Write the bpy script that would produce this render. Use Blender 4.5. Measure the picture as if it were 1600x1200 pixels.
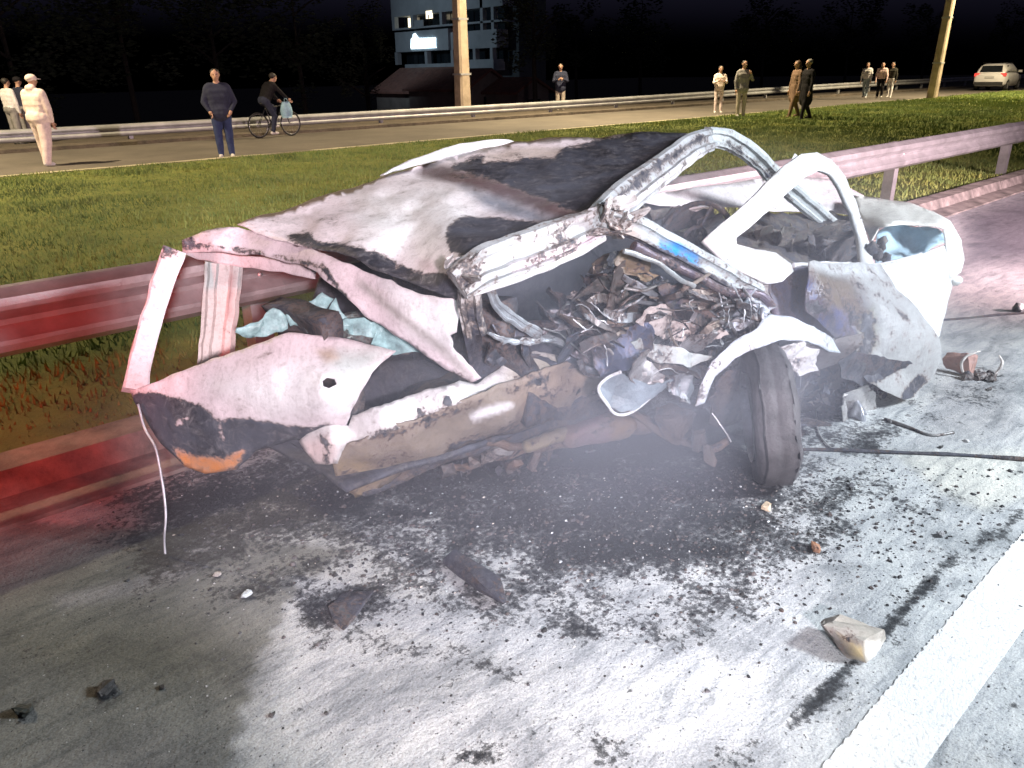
import bpy, bmesh, math, random
import numpy as np
from mathutils import Vector, Matrix, noise
from mathutils.geometry import delaunay_2d_cdt
random.seed(7); RNG = np.random.default_rng(7)
D = bpy.data
for o in list(D.objects): D.objects.remove(o)
scn = bpy.context.scene; COL = scn.collection
rad = math.radians

# ---------------------------------------------------------------- camera
# x runs along the motorway, y across it (away from the camera), z up.  metres.
F_PX = 1208.0; CAM_H = 1.6; HEAD = rad(48); PITCH = rad(22.0); ROLL = rad(1.0)
_fh = np.array([math.cos(HEAD), math.sin(HEAD), 0]); _r = np.array([math.sin(HEAD), -math.cos(HEAD), 0]); _z = np.array([0, 0, 1.0])
_f = _fh*math.cos(PITCH) - _z*math.sin(PITCH); _u = _fh*math.sin(PITCH) + _z*math.cos(PITCH)
_r, _u = _r*math.cos(ROLL) - _u*math.sin(ROLL), _r*math.sin(ROLL) + _u*math.cos(ROLL)
cam_d = D.cameras.new('camera'); cam = D.objects.new('camera', cam_d); COL.objects.link(cam)
cam_d.sensor_width = 36; cam_d.lens = F_PX/1600*36; cam_d.clip_end = 2000; cam_d.clip_start = .05
M = Matrix(((_r[0], _u[0], -_f[0], 0), (_r[1], _u[1], -_f[1], 0), (_r[2], _u[2], -_f[2], CAM_H), (0, 0, 0, 1)))
cam.matrix_world = M; scn.camera = cam
SMOKE_D = .75
scn.cycles.volume_step_rate = 6; scn.cycles.volume_bounces = 0
CP = np.array([0, 0, CAM_H])

# ---------------------------------------------------------------- world: night sky, one faint moon-like sun
w = D.worlds.new('World'); scn.world = w; w.use_nodes = True
nt = w.node_tree; bg = nt.nodes['Background']
sk = nt.nodes.new('ShaderNodeTexSky'); sk.sky_type = 'NISHITA'; sk.sun_disc = False
sk.sun_elevation = rad(-1.5); sk.sun_rotation = rad(200)
bw = nt.nodes.new('ShaderNodeRGBToBW'); tn = nt.nodes.new('ShaderNodeMixRGB'); tn.blend_type = 'MULTIPLY'; tn.inputs[0].default_value = 1; tn.inputs[2].default_value = (.34, .32, .62, 1)
nt.links.new(sk.outputs[0], bw.inputs[0]); nt.links.new(bw.outputs[0], tn.inputs[1]); nt.links.new(tn.outputs[0], bg.inputs[0]); bg.inputs[1].default_value = .15
sd = D.lights.new('moon', 'SUN'); sd.energy = .03; sd.angle = rad(10); sd.color = (.75, .85, 1)
so = D.objects.new('moon', sd); COL.objects.link(so); so.rotation_euler = (rad(35), 0, rad(-30))

# lamps of the rescue vehicles standing behind the photographer, with two added fill spots
def spot(name, loc, target, power, color, size, blend=.6, rad_=.25):
    l = D.lights.new(name, 'SPOT'); l.energy = power; l.color = color; l.spot_size = rad(size); l.spot_blend = blend; l.shadow_soft_size = rad_
    o = D.objects.new(name, l); COL.objects.link(o); o.location = loc
    o.rotation_euler = (Vector(target)-Vector(loc)).to_track_quat('-Z', 'Y').to_euler(); return o
spot('rescue_vehicle_floodlight', (4.9, -2.4, 3.1), (2.95, 1.5, .1), 2700, (.86, .93, 1), 72, .5, .5)
spot('added_rear_panel_spot', (-1.0, -2.6, 2.3), (1.95, 2.3, .5), 2500, (1, .86, .91), 28.5, .2, .15)  # unseen spot added to brighten the rear panel and roof
spot('added_camera_fill', (.1, -.15, 1.75), (2.9, 1.7, .2), 190, (.85, .92, 1), 62, .7, .12)  # fill light added at the camera to lift the shadows
spot('rescue_vehicle_red_beacon', (-1.6, 1.3, 1.5), (.35, 3.88, .80), 680, (1, .055, .03), 52, .8, .12)
spot('rescue_vehicle_rear_light', (8.2, -2.6, 2.2), (9.0, 3.8, .6), 9500, (1, .72, .76), 84, .8, .12)

vs = scn.view_settings; vs.view_transform = 'Standard'; vs.look = 'None'; vs.exposure = 0; vs.gamma = 1; vs.use_curve_mapping = False

# ---------------------------------------------------------------- helpers: reading positions
def ray(x, y): return _f + _r*(x-800)/F_PX + _u*(600-y)/F_PX
def on_ground(x, y, z=0.0):
    d = ray(x, y); return CP + d*((z-CAM_H)/d[2])
def at(x, y, Y):
    d = ray(x, y); return CP + d*(Y/d[1])
def project(P):
    d = np.asarray(P, float)-CP; q = d@_f
    return np.stack([800+F_PX*(d@_r)/q, 600-F_PX*(d@_u)/q], -1)
def height_for(p, py):
    lo, hi = .5, 3.
    for _ in range(30):
        m = (lo+hi)/2
        if project(np.array([p[0], p[1], p[2]+m]))[1] > py: lo = m
        else: hi = m
    return lo

# ---------------------------------------------------------------- helpers: objects
def link(name, me, mat=None, parent=None):
    o = D.objects.new(name, me); COL.objects.link(o)
    if mat is not None and me is not None and not me.materials: me.materials.append(mat)
    if parent is not None: o.parent = parent
    return o
def tag(o, label, cat, group=None):
    o['label'] = label; o['category'] = cat
    if group: o['group'] = group
    return o
def thing(name, label, cat, loc=(0, 0, 0), rz=0, group=None):
    o = D.objects.new(name, None); COL.objects.link(o); o.location = loc; o.rotation_euler = (0, 0, rz)
    o.empty_display_size = .1
    return tag(o, label, cat, group)
def structure(o): o['kind'] = 'structure'; return o
def stuff(o, label=None, cat=None):
    o['kind'] = 'stuff'
    if label: o['label'] = label; o['category'] = cat
    return o
def mesh(name, vs_, fs, smooth=False):
    me = D.meshes.new(name); me.from_pydata([tuple(map(float, v)) for v in vs_], [], fs); me.update()
    if smooth: me.polygons.foreach_set('use_smooth', [True]*len(me.polygons))
    return me
class MB:
    def __init__(s): s.v = []; s.f = []; s.mi = []; s.cm = 0
    def add(s, v, f):
        b = len(s.v); s.v += [tuple(map(float, q)) for q in v]; s.f += [tuple(b+i for i in t) for t in f]; s.mi += [s.cm]*len(f)
    def box(s, lo, hi, m=None):
        x0, y0, z0 = lo; x1, y1, z1 = hi
        v = [(x0,y0,z0),(x1,y0,z0),(x1,y1,z0),(x0,y1,z0),(x0,y0,z1),(x1,y0,z1),(x1,y1,z1),(x0,y1,z1)]
        if m is not None: v = [tuple(m@Vector(q)) for q in v]
        s.add(v, [(0,3,2,1),(4,5,6,7),(0,1,5,4),(1,2,6,5),(2,3,7,6),(3,0,4,7)])
    def tube(s, pts, r, n=8, cap=True):
        pts = [Vector(p) for p in pts]; rr = r if hasattr(r, '__len__') else [r]*len(pts); vs2 = []
        up = Vector((.31, .17, .93)).normalized()
        for i, p in enumerate(pts):
            t = (pts[min(i+1, len(pts)-1)]-pts[max(i-1, 0)]).normalized()
            a = t.cross(up)
            if a.length < .05: a = t.cross(Vector((1, 0, 0)))
            a.normalize(); b = t.cross(a)
            vs2 += [p+(a*math.cos(2*math.pi*k/n)+b*math.sin(2*math.pi*k/n))*rr[i] for k in range(n)]
        f = [(i*n+k, i*n+(k+1) % n, (i+1)*n+(k+1) % n, (i+1)*n+k) for i in range(len(pts)-1) for k in range(n)]
        if cap: f += [tuple(range(n-1, -1, -1)), tuple((len(pts)-1)*n+k for k in range(n))]
        s.add(vs2, f)
    def torus(s, c, axis, R, r, n=24, m=8, sx=1.0):
        axis = Vector(axis).normalized(); a = axis.cross(Vector((0, 0, 1)))
        if a.length < .05: a = Vector((1, 0, 0))
        a.normalize(); b = axis.cross(a); c = Vector(c); v = []
        for i in range(n):
            t = 2*math.pi*i/n; d = a*math.cos(t)+b*math.sin(t)
            for k in range(m):
                u = 2*math.pi*k/m; v.append(c+d*(R+r*math.cos(u))+axis*r*sx*math.sin(u))
        s.add(v, [(i*m+k, ((i+1) % n)*m+k, ((i+1) % n)*m+(k+1) % m, i*m+(k+1) % m) for i in range(n) for k in range(m)])
    def lathe(s, c, axis, prof, n=28):
        axis = Vector(axis).normalized(); a = axis.cross(Vector((0, 0, 1)))
        if a.length < .05: a = Vector((1, 0, 0))
        a.normalize(); b = axis.cross(a); c = Vector(c); v = []; m = len(prof)
        for i in range(n):
            t = 2*math.pi*i/n; d = a*math.cos(t)+b*math.sin(t)
            v += [c+d*R+axis*h for (R, h) in prof]
        s.add(v, [(i*m+k, ((i+1) % n)*m+k, ((i+1) % n)*m+k+1, i*m+k+1) for i in range(n) for k in range(m-1)])
    def ell(s, c, r, n=12, m=8, mtx=None):
        v = []; c = Vector(c)
        for j in range(m+1):
            ph = math.pi*j/m
            for i in range(n):
                t = 2*math.pi*i/n; q = Vector((r[0]*math.sin(ph)*math.cos(t), r[1]*math.sin(ph)*math.sin(t), r[2]*math.cos(ph)))
                if mtx is not None: q = mtx@q
                v.append(c+q)
        s.add(v, [(j*n+i, (j+1)*n+i, (j+1)*n+(i+1) % n, j*n+(i+1) % n) for j in range(m) for i in range(n)])
    def build(s, name, mat=None, parent=None, smooth=False):
        me = mesh(name, s.v, s.f, smooth)
        if isinstance(mat, (list, tuple)):
            for m in mat: me.materials.append(m)
            me.polygons.foreach_set('material_index', s.mi); mat = None
        return link(name, me, mat, parent)

# ---------------------------------------------------------------- helpers: materials
def new_mat(name):
    m = D.materials.new(name); m.use_nodes = True; n = m.node_tree; n.nodes.clear()
    out = n.nodes.new('ShaderNodeOutputMaterial'); b = n.nodes.new('ShaderNodeBsdfPrincipled'); n.links.new(b.outputs[0], out.inputs[0])
    return m, n, b
def nd(n, t, **k):
    x = n.nodes.new('ShaderNode'+t)
    for a, v in k.items(): setattr(x, a, v)
    return x
def noise_tex(n, scale, detail=6, rough=.6, co=None, dist=0):
    t = nd(n, 'TexNoise'); t.inputs['Scale'].default_value = scale; t.inputs['Detail'].default_value = detail
    t.inputs['Roughness'].default_value = rough; t.inputs['Distortion'].default_value = dist
    if co is not None: n.links.new(co, t.inputs['Vector'])
    return t.outputs[0]
def ramp(n, src, stops):
    r = nd(n, 'ValToRGB'); el = r.color_ramp.elements
    while len(el) > 1: el.remove(el[-1])
    for i, (p, c) in enumerate(stops):
        e = el[0] if i == 0 else el.new(p)
        e.position = p; e.color = (*c, 1) if len(c) == 3 else c
    n.links.new(src, r.inputs[0]); return r.outputs[0]
def mathn(n, op, a, b, clamp=False):
    m = nd(n, 'Math', operation=op, use_clamp=clamp)
    for i, q in enumerate((a, b)):
        if isinstance(q, (int, float)): m.inputs[i].default_value = q
        elif q is not None: n.links.new(q, m.inputs[i])
    return m.outputs[0]
def mix(n, fac, a, b, blend='MIX'):
    m = nd(n, 'MixRGB', blend_type=blend)
    for i, q in zip((0, 1, 2), (fac, a, b)):
        if isinstance(q, (int, float)): m.inputs[i].default_value = q
        elif isinstance(q, tuple): m.inputs[i].default_value = (*q, 1)
        else: n.links.new(q, m.inputs[i])
    return m.outputs[0]
def pos(n): return nd(n, 'NewGeometry').outputs['Position']
def objco(n): return nd(n, 'TexCoord').outputs['Object']
def bump(n, b, h, dist=.01, strength=1):
    x = nd(n, 'Bump'); x.inputs['Distance'].default_value = dist; x.inputs['Strength'].default_value = strength
    n.links.new(h, x.inputs['Height']); n.links.new(x.outputs[0], b.inputs['Normal'])
_mc = {}
def simple(name, col, rough=.7, metal=0.0, var=.25, scale=6, bmp=0.0, bscale=40, spec=.5):
    """plain procedural material: colour with uneven noise, a little relief"""
    if name in _mc: return _mc[name]
    m, n, b = new_mat(name); co = objco(n)
    lo = tuple(c*(1-var) for c in col); hi = tuple(min(1, c*(1+var)) for c in col)
    n.links.new(ramp(n, noise_tex(n, scale, 6, .65, co), [(.3, lo), (.7, hi)]), b.inputs['Base Color'])
    n.links.new(ramp(n, noise_tex(n, scale*2.3, 4, .6, co), [(.3, (rough*.8,)*3), (.7, (min(1, rough*1.15),)*3)]), b.inputs['Roughness'])
    b.inputs['Metallic'].default_value = metal; b.inputs['Specular IOR Level'].default_value = spec
    if bmp: bump(n, b, noise_tex(n, bscale, 6, .7, co), bmp)
    _mc[name] = m; return m
def emissive(name, col, s):
    m, n, b = new_mat(name); b.inputs['Base Color'].default_value = (*col, 1)
    b.inputs['Emission Color'].default_value = (*col, 1); b.inputs['Emission Strength'].default_value = s; return m

def burnt_material(name, rough=.5, metal=0.0, char_rough=.75, ash=.5, spec=.5, rust=(.16, .075, .035)):
    """fire-damaged sheet metal.  'paint' attribute: rgb = own colour, alpha = how far it is charred"""
    m, n, b = new_mat(name); co = pos(n)
    a = nd(n, 'Attribute', attribute_name='paint')
    big = noise_tex(n, 9, 8, .7, co, .3); fine = noise_tex(n, 55, 8, .75, co, .2); tiny = noise_tex(n, 260, 3, .7, co)
    v = mathn(n, 'ADD', a.outputs['Alpha'], mathn(n, 'MULTIPLY', mathn(n, 'SUBTRACT', big, .5), 1.7))
    v = mathn(n, 'ADD', v, mathn(n, 'MULTIPLY', mathn(n, 'SUBTRACT', fine, .5), 1.5))
    mask = ramp(n, v, [(.40, (0, 0, 0)), (.50, (.6, .6, .6)), (.62, (1, 1, 1))])
    halo = ramp(n, v, [(.30, (0, 0, 0)), (.48, (1, 1, 1)), (.56, (0, 0, 0))])
    col = mix(n, .8, a.outputs['Color'], ramp(n, fine, [(.28, (.62, .58, .56)), (.5, (1, 1, 1)), (.75, (1.0, .97, .95))]), 'MULTIPLY')
    col = mix(n, mathn(n, 'MULTIPLY', ramp(n, big, [(.5, (0, 0, 0)), (.72, (1, 1, 1))]), .35), col, (.42, .36, .34))
    mp = nd(n, 'Mapping'); mp.inputs['Scale'].default_value = (1, 1, .16); n.links.new(co, mp.inputs['Vector'])
    run = noise_tex(n, 38, 6, .7, mp.outputs[0], .4)
    col = mix(n, .38, col, ramp(n, run, [(.34, (.5, .47, .46)), (.48, (1, 1, 1))]), 'MULTIPLY')
    col = mix(n, mathn(n, 'MULTIPLY', ramp(n, v, [(.12, (0, 0, 0)), (.45, (1, 1, 1))]), .42), col, (.13, .12, .125))
    spk = ramp(n, tiny, [(.27, (1, 1, 1)), (.33, (0, 0, 0))])
    col = mix(n, mathn(n, 'MULTIPLY', spk, .55), col, (.07, .055, .05))
    col = mix(n, mathn(n, 'MULTIPLY', halo, .55), col, rust)
    ch = ramp(n, noise_tex(n, 24, 8, .8, co, .8), [(.36, (.006, .006, .010)), (.47, (.022, .021, .028)), (.55, (.06, .055, .062)), (.64, (.30*ash+.03, .29*ash+.03, .30*ash+.03))])
    ch = mix(n, ramp(n, noise_tex(n, 6, 7, .7, co, .6), [(.42, (0, 0, 0)), (.62, (.75,)*3)]), ch, (.055, .06, .082))
    col = mix(n, mask, col, ch)
    n.links.new(col, b.inputs['Base Color'])
    n.links.new(mix(n, mask, (rough,)*3, (char_rough,)*3), b.inputs['Roughness'])
    b.inputs['Metallic'].default_value = metal; b.inputs['Specular IOR Level'].default_value = spec
    h = mathn(n, 'ADD', mathn(n, 'MULTIPLY', fine, .7), mathn(n, 'MULTIPLY', mask, .5)); h = mathn(n, 'ADD', h, mathn(n, 'MULTIPLY', big, .5))
    bump(n, b, h, .005, .8)
    return m
PAINT = burnt_material('burnt_white_paint', .42, 0, .5)
BARE = burnt_material('scorched_bare_metal', .38, .55, .6, .9)
RUSTY = burnt_material('rusted_scorched_steel', .72, .15, .85, .4)

# ---------------------------------------------------------------- helpers: stains given by their outline
def poly_sd(q, poly):
    p = np.asarray(poly, float); a = p; b = np.roll(p, -1, 0); d2 = np.full(len(q), 1e18); ins = np.zeros(len(q), bool)
    for (x0, y0), (x1, y1) in zip(a, b):
        ex, ey = x1-x0, y1-y0; L = ex*ex+ey*ey+1e-9
        t = np.clip(((q[:, 0]-x0)*ex+(q[:, 1]-y0)*ey)/L, 0, 1)
        d2 = np.minimum(d2, (q[:, 0]-x0-t*ex)**2+(q[:, 1]-y0-t*ey)**2)
        c = (y0 > q[:, 1]) != (y1 > q[:, 1])
        with np.errstate(divide='ignore', invalid='ignore'):
            ins ^= c & (q[:, 0] < (x1-x0)*(q[:, 1]-y0)/(y1-y0+1e-12)+x0)
    return np.sqrt(d2)*np.where(ins, -1, 1)
def line_poly(pts, wd):
    p = np.asarray(pts, float); t = np.gradient(p, axis=0); t /= np.linalg.norm(t, axis=1)[:, None]
    nrm = np.stack([-t[:, 1], t[:, 0]], 1)*wd/2
    return np.vstack([p+nrm, (p-nrm)[::-1]])
def paint(me, base=(.7, .68, .68), char=0.0, stains=()):
    n = len(me.vertices); co = np.empty(n*3); me.vertices.foreach_get('co', co); co = co.reshape(-1, 3)
    q = project(co); c = np.empty((n, 4)); c[:, :3] = base; c[:, 3] = char
    for poly, feather, val in stains:
        wgt = np.clip(.5-poly_sd(q, poly)/(2*feather), 0, 1); wgt = wgt*wgt*(3-2*wgt)
        if isinstance(val, tuple): c[:, :3] = c[:, :3]*(1-wgt[:, None])+np.array(val)*wgt[:, None]
        else: c[:, 3] = c[:, 3]*(1-wgt)+val*wgt
    at_ = me.attributes.new('paint', 'FLOAT_COLOR', 'POINT'); at_.data.foreach_set('color', c.ravel())

# ---------------------------------------------------------------- helpers: crumpled sheets and bent channels
def tps(ctrl):
    c = np.asarray(ctrl, float); X = c[:, :2]/100; n = len(c)
    def phi(d): return np.where(d > 1e-9, d*d*np.log(d+1e-12), 0)
    K = phi(np.linalg.norm(X[:, None]-X[None], axis=2))+np.eye(n)*.02
    Pm = np.hstack([np.ones((n, 1)), X]); A = np.block([[K, Pm], [Pm.T, np.zeros((3, 3))]])
    sol = np.linalg.lstsq(A, np.concatenate([c[:, 2], np.zeros(3)]), rcond=None)[0]
    lo, hi = c[:, 2].min()-.06, c[:, 2].max()+.06
    return lambda q: np.clip(phi(np.linalg.norm(q[:, None]/100-X[None], axis=2))@sol[:n]+sol[n]+q/100@sol[n+1:], lo, hi)
def dens(poly, step, jag, rnd):
    out = []
    for i in range(len(poly)):
        a, b = np.array(poly[i][:2], float), np.array(poly[(i+1) % len(poly)][:2], float); L = np.linalg.norm(b-a); k = max(1, int(L/step))
        nrm = np.array([-(b-a)[1], (b-a)[0]])/(L+1e-9)
        for j in range(k):
            p = a+(b-a)*j/k
            if jag and j: p = p+nrm*rnd.uniform(-jag, jag)
            out.append(p)
    return out
def smooth_poly(poly, it=2):
    """round the corners of an outline (Chaikin)"""
    for _ in range(it):
        q = []
        for i in range(len(poly)):
            a, b = np.array(poly[i], float), np.array(poly[(i+1) % len(poly)], float)
            q += [a*.75+b*.25, a*.25+b*.75]
        poly = q
    return [tuple(p) for p in poly]
def sheet(name, outline, parent, mat, inner=(), holes=(), step=9, jag=0.0, thick=.006, crumple=(.012, 7), folds=(0, 12), base=(.7, .68, .68), char=0.0, stains=(), seed=0, soft=0, facet=None):
    rnd = random.Random(hash((seed, len(outline), int(outline[0][0])))&0xffff)
    ctrl = list(outline)+list(inner)
    depth = tps(ctrl)
    if soft: outline = smooth_poly(outline, soft)
    bound = dens(outline, step, jag, rnd); hb = [dens([(h[0], h[1]) for h in hl], step, jag, rnd) for hl in holes]
    verts = [tuple(p) for p in bound]; edges = [(i, (i+1) % len(bound)) for i in range(len(bound))]
    for h in hb:
        o = len(verts); verts += [tuple(p) for p in h]; edges += [(o+i, o+(i+1) % len(h)) for i in range(len(h))]
    bb = np.array(bound); xs = np.arange(bb[:, 0].min(), bb[:, 0].max(), step); ys = np.arange(bb[:, 1].min(), bb[:, 1].max(), step*.87)
    g = np.array([(x+(step/2 if j % 2 else 0), y) for j, y in enumerate(ys) for x in xs]); g = g+RNG.uniform(-.25, .25, g.shape)*step if len(g) else g.reshape(0, 2)
    if len(g):
        sd_ = poly_sd(g, bb); ok = sd_ < -.45*step
        for h in hb: ok &= poly_sd(g, np.array(h)) > .45*step
        verts += [tuple(p) for p in g[ok]]
    r = delaunay_2d_cdt([Vector(p) for p in verts], edges, [], 0, 1e-4)
    V = np.array([tuple(v) for v in r[0]]); T = np.array([t for t in r[2] if len(t) == 3])
    cen = V[T].mean(1); ok = poly_sd(cen, bb) < 0
    for h in hb: ok &= poly_sd(cen, np.array(h)) > 0
    T = T[ok]; Y = depth(V)
    W = np.array([at(x, y, yy) for (x, y), yy in zip(V, Y)])
    sc_ = crumple[1]; off = Vector((seed*3.7, seed*1.3, 0))
    for i in range(len(W)):
        p = Vector(W[i])*sc_+off
        d = noise.noise_vector(p)*crumple[0]+noise.noise_vector(p*2.6)*crumple[0]*.4
        if folds[0]:
            q = Vector(W[i])*folds[1]+off*2; s = 1-abs(noise.noise(q))*2
            d += Vector((.1, -.8, .5))*s*folds[0]
        W[i] += d
    if facet:
        cen0, span = V.mean(0), max(np.ptp(V[:, 0]), np.ptp(V[:, 1])); h = np.full(len(V), 1e9)
        for _ in range(facet[1]):
            gx, gy = rnd.gauss(0, 1), rnd.gauss(0, 1); sx, sy = cen0[0]+rnd.uniform(-.4, .4)*span, cen0[1]+rnd.uniform(-.4, .4)*span
            h = np.minimum(h, ((V[:, 0]-sx)*gx+(V[:, 1]-sy)*gy)/span)
        h2 = np.abs(np.sin(V[:, 0]/span*rnd.uniform(4, 9)+V[:, 1]/span*rnd.uniform(-7, 7)))
        W += (np.array([-.15, .8, -.45])*facet[0])*(h-h.mean())[:, None]+(np.array([0, -.8, .5])*facet[0]*.25)*h2[:, None]
    # front and back skins plus rim: a real plate
    me0 = mesh(name, W, [tuple(t) for t in T]); 
    nrm = np.empty(len(W)*3); me0.vertices.foreach_get('normal', nrm); nrm = nrm.reshape(-1, 3)
    if (nrm*(CP-W)).sum() < 0: T = T[:, ::-1]; nrm = -nrm
    D.meshes.remove(me0)
    used = np.unique(T); mp = -np.ones(len(W), int); mp[used] = np.arange(len(used)); W = W[used]; nrm = nrm[used]; T = mp[T]; n = len(W)
    ec = {}
    for t in T:
        for a, b in ((t[0], t[1]), (t[1], t[2]), (t[2], t[0])): ec[(a, b)] = 1
    rim = [(int(b), int(a), int(a)+n, int(b)+n) for (a, b) in ec if (b, a) not in ec]
    fs = [tuple(map(int, t)) for t in T]+[tuple(int(i)+n for i in t[::-1]) for t in T]+rim
    me = mesh(name, np.vstack([W, W-nrm*thick]), fs, not facet)
    paint(me, base, char, stains)
    return link(name, me, mat, parent)
def crom(P, k=8):
    P = np.asarray(P, float); out = []
    Q = np.vstack([2*P[0]-P[1], P, 2*P[-1]-P[-2]])
    for i in range(1, len(Q)-2):
        for j in range(k):
            t = j/k; a, b, c, d = Q[i-1], Q[i], Q[i+1], Q[i+2]
            out.append(.5*((2*b)+(c-a)*t+(2*a-5*b+4*c-d)*t*t+(3*b-a-3*c+d)*t**3))
    out.append(P[-1]); return np.array(out)
HAT = [(-.5, -.4), (-.5, .05), (-.38, .3), (-.22, .34), (-.14, .12), (.12, .1), (.2, .34), (.36, .3), (.42, .05), (.5, .0), (.5, -.4)]
ROUND = [(.5*math.cos(t), .5*math.sin(t)) for t in np.linspace(math.pi*1.25, -math.pi*.75, 13)[:-1]]
BOXP = [(-.5, -.5), (-.5, .38), (-.4, .5), (.4, .5), (.5, .38), (.5, -.5)]
def channel(name, pts, width, depth, parent, mat, prof=HAT, base=(.7, .7, .72), char=0.0, stains=(), crumple=(.006, 14), k=10, twist=(0, 0), seed=0, hint=None):
    """bent hollow section swept along pts = (px, py, Y[, width factor])"""
    c = [(*at(p[0], p[1], p[2]), p[3] if len(p) > 3 else 1.0) for p in pts]
    C4 = crom(c, k); C = C4[:, :3]; n = len(prof); V = []
    for i in range(len(C)):
        t = Vector(C[min(i+1, len(C)-1)]-C[max(i-1, 0)]).normalized()
        out = Vector(hint) if hint else Vector(CP-C[i])
        out = (out-t*out.dot(t)).normalized(); wv = t.cross(out)
        a = twist[0]+(twist[1]-twist[0])*i/(len(C)-1)
        o2 = out*math.cos(a)+wv*math.sin(a); w2 = wv*math.cos(a)-out*math.sin(a)
        for (a_, b_) in prof:
            p = Vector(C[i])+w2*a_*width*C4[i, 3]+o2*b_*depth
            p += noise.noise_vector(p*crumple[1]+Vector((seed*5., 0, 0)))*crumple[0]
            V.append(p)
    fs = [(i*n+j, i*n+(j+1) % n, (i+1)*n+(j+1) % n, (i+1)*n+j) for i in range(len(C)-1) for j in range(n)]
    fs += [tuple(range(n-1, -1, -1)), tuple((len(C)-1)*n+j for j in range(n))]
    me = mesh(name, V, fs, False)
    bm = bmesh.new(); bm.from_mesh(me); bmesh.ops.recalc_face_normals(bm, faces=bm.faces); bm.to_mesh(me); bm.free()
    paint(me, base, char, stains); o = link(name, me, mat, parent); return o

# ================================================================ THE SETTING
# ---- land: verge level near the road, falling away behind the far guardrail
def ground_z(x, y):
    z = -.03
    if y > 26: z -= min(1, (y-26)/14)**1.3*4.2
    return z
xs = np.concatenate([[-400, -150, -60], np.arange(-30, 130, 5), [160, 250, 500]]); ys = np.concatenate([[-300, -60, -15], np.arange(-8, 60, 2.0), [70, 90, 130, 200, 400]])
gm = mesh('ground', [(x, y, ground_z(x, y)) for y in ys for x in xs], [(j*len(xs)+i, j*len(xs)+i+1, (j+1)*len(xs)+i+1, (j+1)*len(xs)+i) for j in range(len(ys)-1) for i in range(len(xs)-1)], True)
m, n, b = new_mat('dark_soil'); co = pos(n)
n.links.new(ramp(n, noise_tex(n, .8, 9, .7, co), [(.3, (.02, .022, .012)), (.7, (.06, .055, .035))]), b.inputs['Base Color']); b.inputs['Roughness'].default_value = 1
structure(link('ground', gm, m))

# ---- near carriageway and hard shoulder: one sheet, dense where the wreck stands so soot marks keep their outlines
m, n, b = new_mat('worn_asphalt'); co = pos(n)
a = nd(n, 'Attribute', attribute_name='paint')
big = noise_tex(n, 5, 10, .72, co, .4); fine = noise_tex(n, 42, 8, .75, co); agg = noise_tex(n, 190, 4, .7, co)
vor = nd(n, 'TexVoronoi'); vor.inputs['Scale'].default_value = 85; n.links.new(co, vor.inputs['Vector'])
v = mathn(n, 'ADD', a.outputs['Alpha'], mathn(n, 'MULTIPLY', mathn(n, 'SUBTRACT', big, .5), 1.9))
v = mathn(n, 'ADD', v, mathn(n, 'MULTIPLY', mathn(n, 'SUBTRACT', fine, .5), 2.0))
mask = ramp(n, v, [(.40, (0, 0, 0)), (.52, (.72,)*3), (.75, (1, 1, 1))])
col = mix(n, .85, a.outputs['Color'], ramp(n, fine, [(.25, (.45, .46, .47)), (.45, (.9, .9, .9)), (.7, (1.12, 1.1, 1.07))]), 'MULTIPLY')
col = mix(n, .8, col, ramp(n, agg, [(.3, (.5, .5, .52)), (.5, (1, 1, 1)), (.72, (1.3, 1.3, 1.3))]), 'MULTIPLY')
mp = nd(n, 'Mapping'); mp.inputs['Scale'].default_value = (1.2, 5.5, 1); mp.inputs['Rotation'].default_value = (0, 0, .35); n.links.new(co, mp.inputs['Vector'])
streak = noise_tex(n, 3.2, 9, .72, mp.outputs[0], .5); wear = noise_tex(n, 2.4, 9, .7, co, .8)
col = mix(n, .9, col, ramp(n, streak, [(.34, (.48, .5, .52)), (.46, (.86, .87, .88)), (.6, (1.12, 1.11, 1.09))]), 'MULTIPLY')
col = mix(n, .8, col, ramp(n, wear, [(.36, (.55, .57, .58)), (.48, (.92, .92, .92)), (.6, (1.1, 1.1, 1.08))]), 'MULTIPLY')
pit = ramp(n, noise_tex(n, 70, 3, .6, co), [(.30, (1, 1, 1)), (.35, (0, 0, 0))])
col = mix(n, mathn(n, 'MULTIPLY', pit, .8), col, (.03, .03, .033))
soot = ramp(n, noise_tex(n, 60, 8, .85, co, .5), [(.36, (.004, .005, .007)), (.50, (.012, .0135, .017)), (.60, (.03, .034, .04)), (.68, (.15, .165, .18))])
col = mix(n, mask, col, soot)
n.links.new(col, b.inputs['Base Color'])
n.links.new(mix(n, mask, (.92,)*3, (.7,)*3), b.inputs['Roughness'])
h = mathn(n, 'ADD', agg, mathn(n, 'MULTIPLY', fine, 1.6)); h = mathn(n, 'SUBTRACT', h, mathn(n, 'MULTIPLY', vor.outputs['Distance'], .8)); h = mathn(n, 'SUBTRACT', h, pit)
ASPHALT = m
bump(n, b, h, .0035, .7)
xs = np.concatenate([[-300, -80, -25, -8, -3], np.arange(-1, 7.5, .03), np.arange(7.6, 20, .5), [25, 40, 80, 150, 400]])
ys = np.concatenate([[-9, -5, -2], np.arange(-.3, 3.2, .03), [3.2]])
X, Yg = np.meshgrid(xs, ys); nx = len(xs)
fs = [(j*nx+i, j*nx+i+1, (j+1)*nx+i+1, (j+1)*nx+i) for j in range(len(ys)-1) for i in range(nx-1)]
rm = mesh('road', np.stack([X.ravel(), Yg.ravel(), np.zeros(X.size)], 1), fs, True)
SHADEG = (.19, .195, .185)
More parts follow.
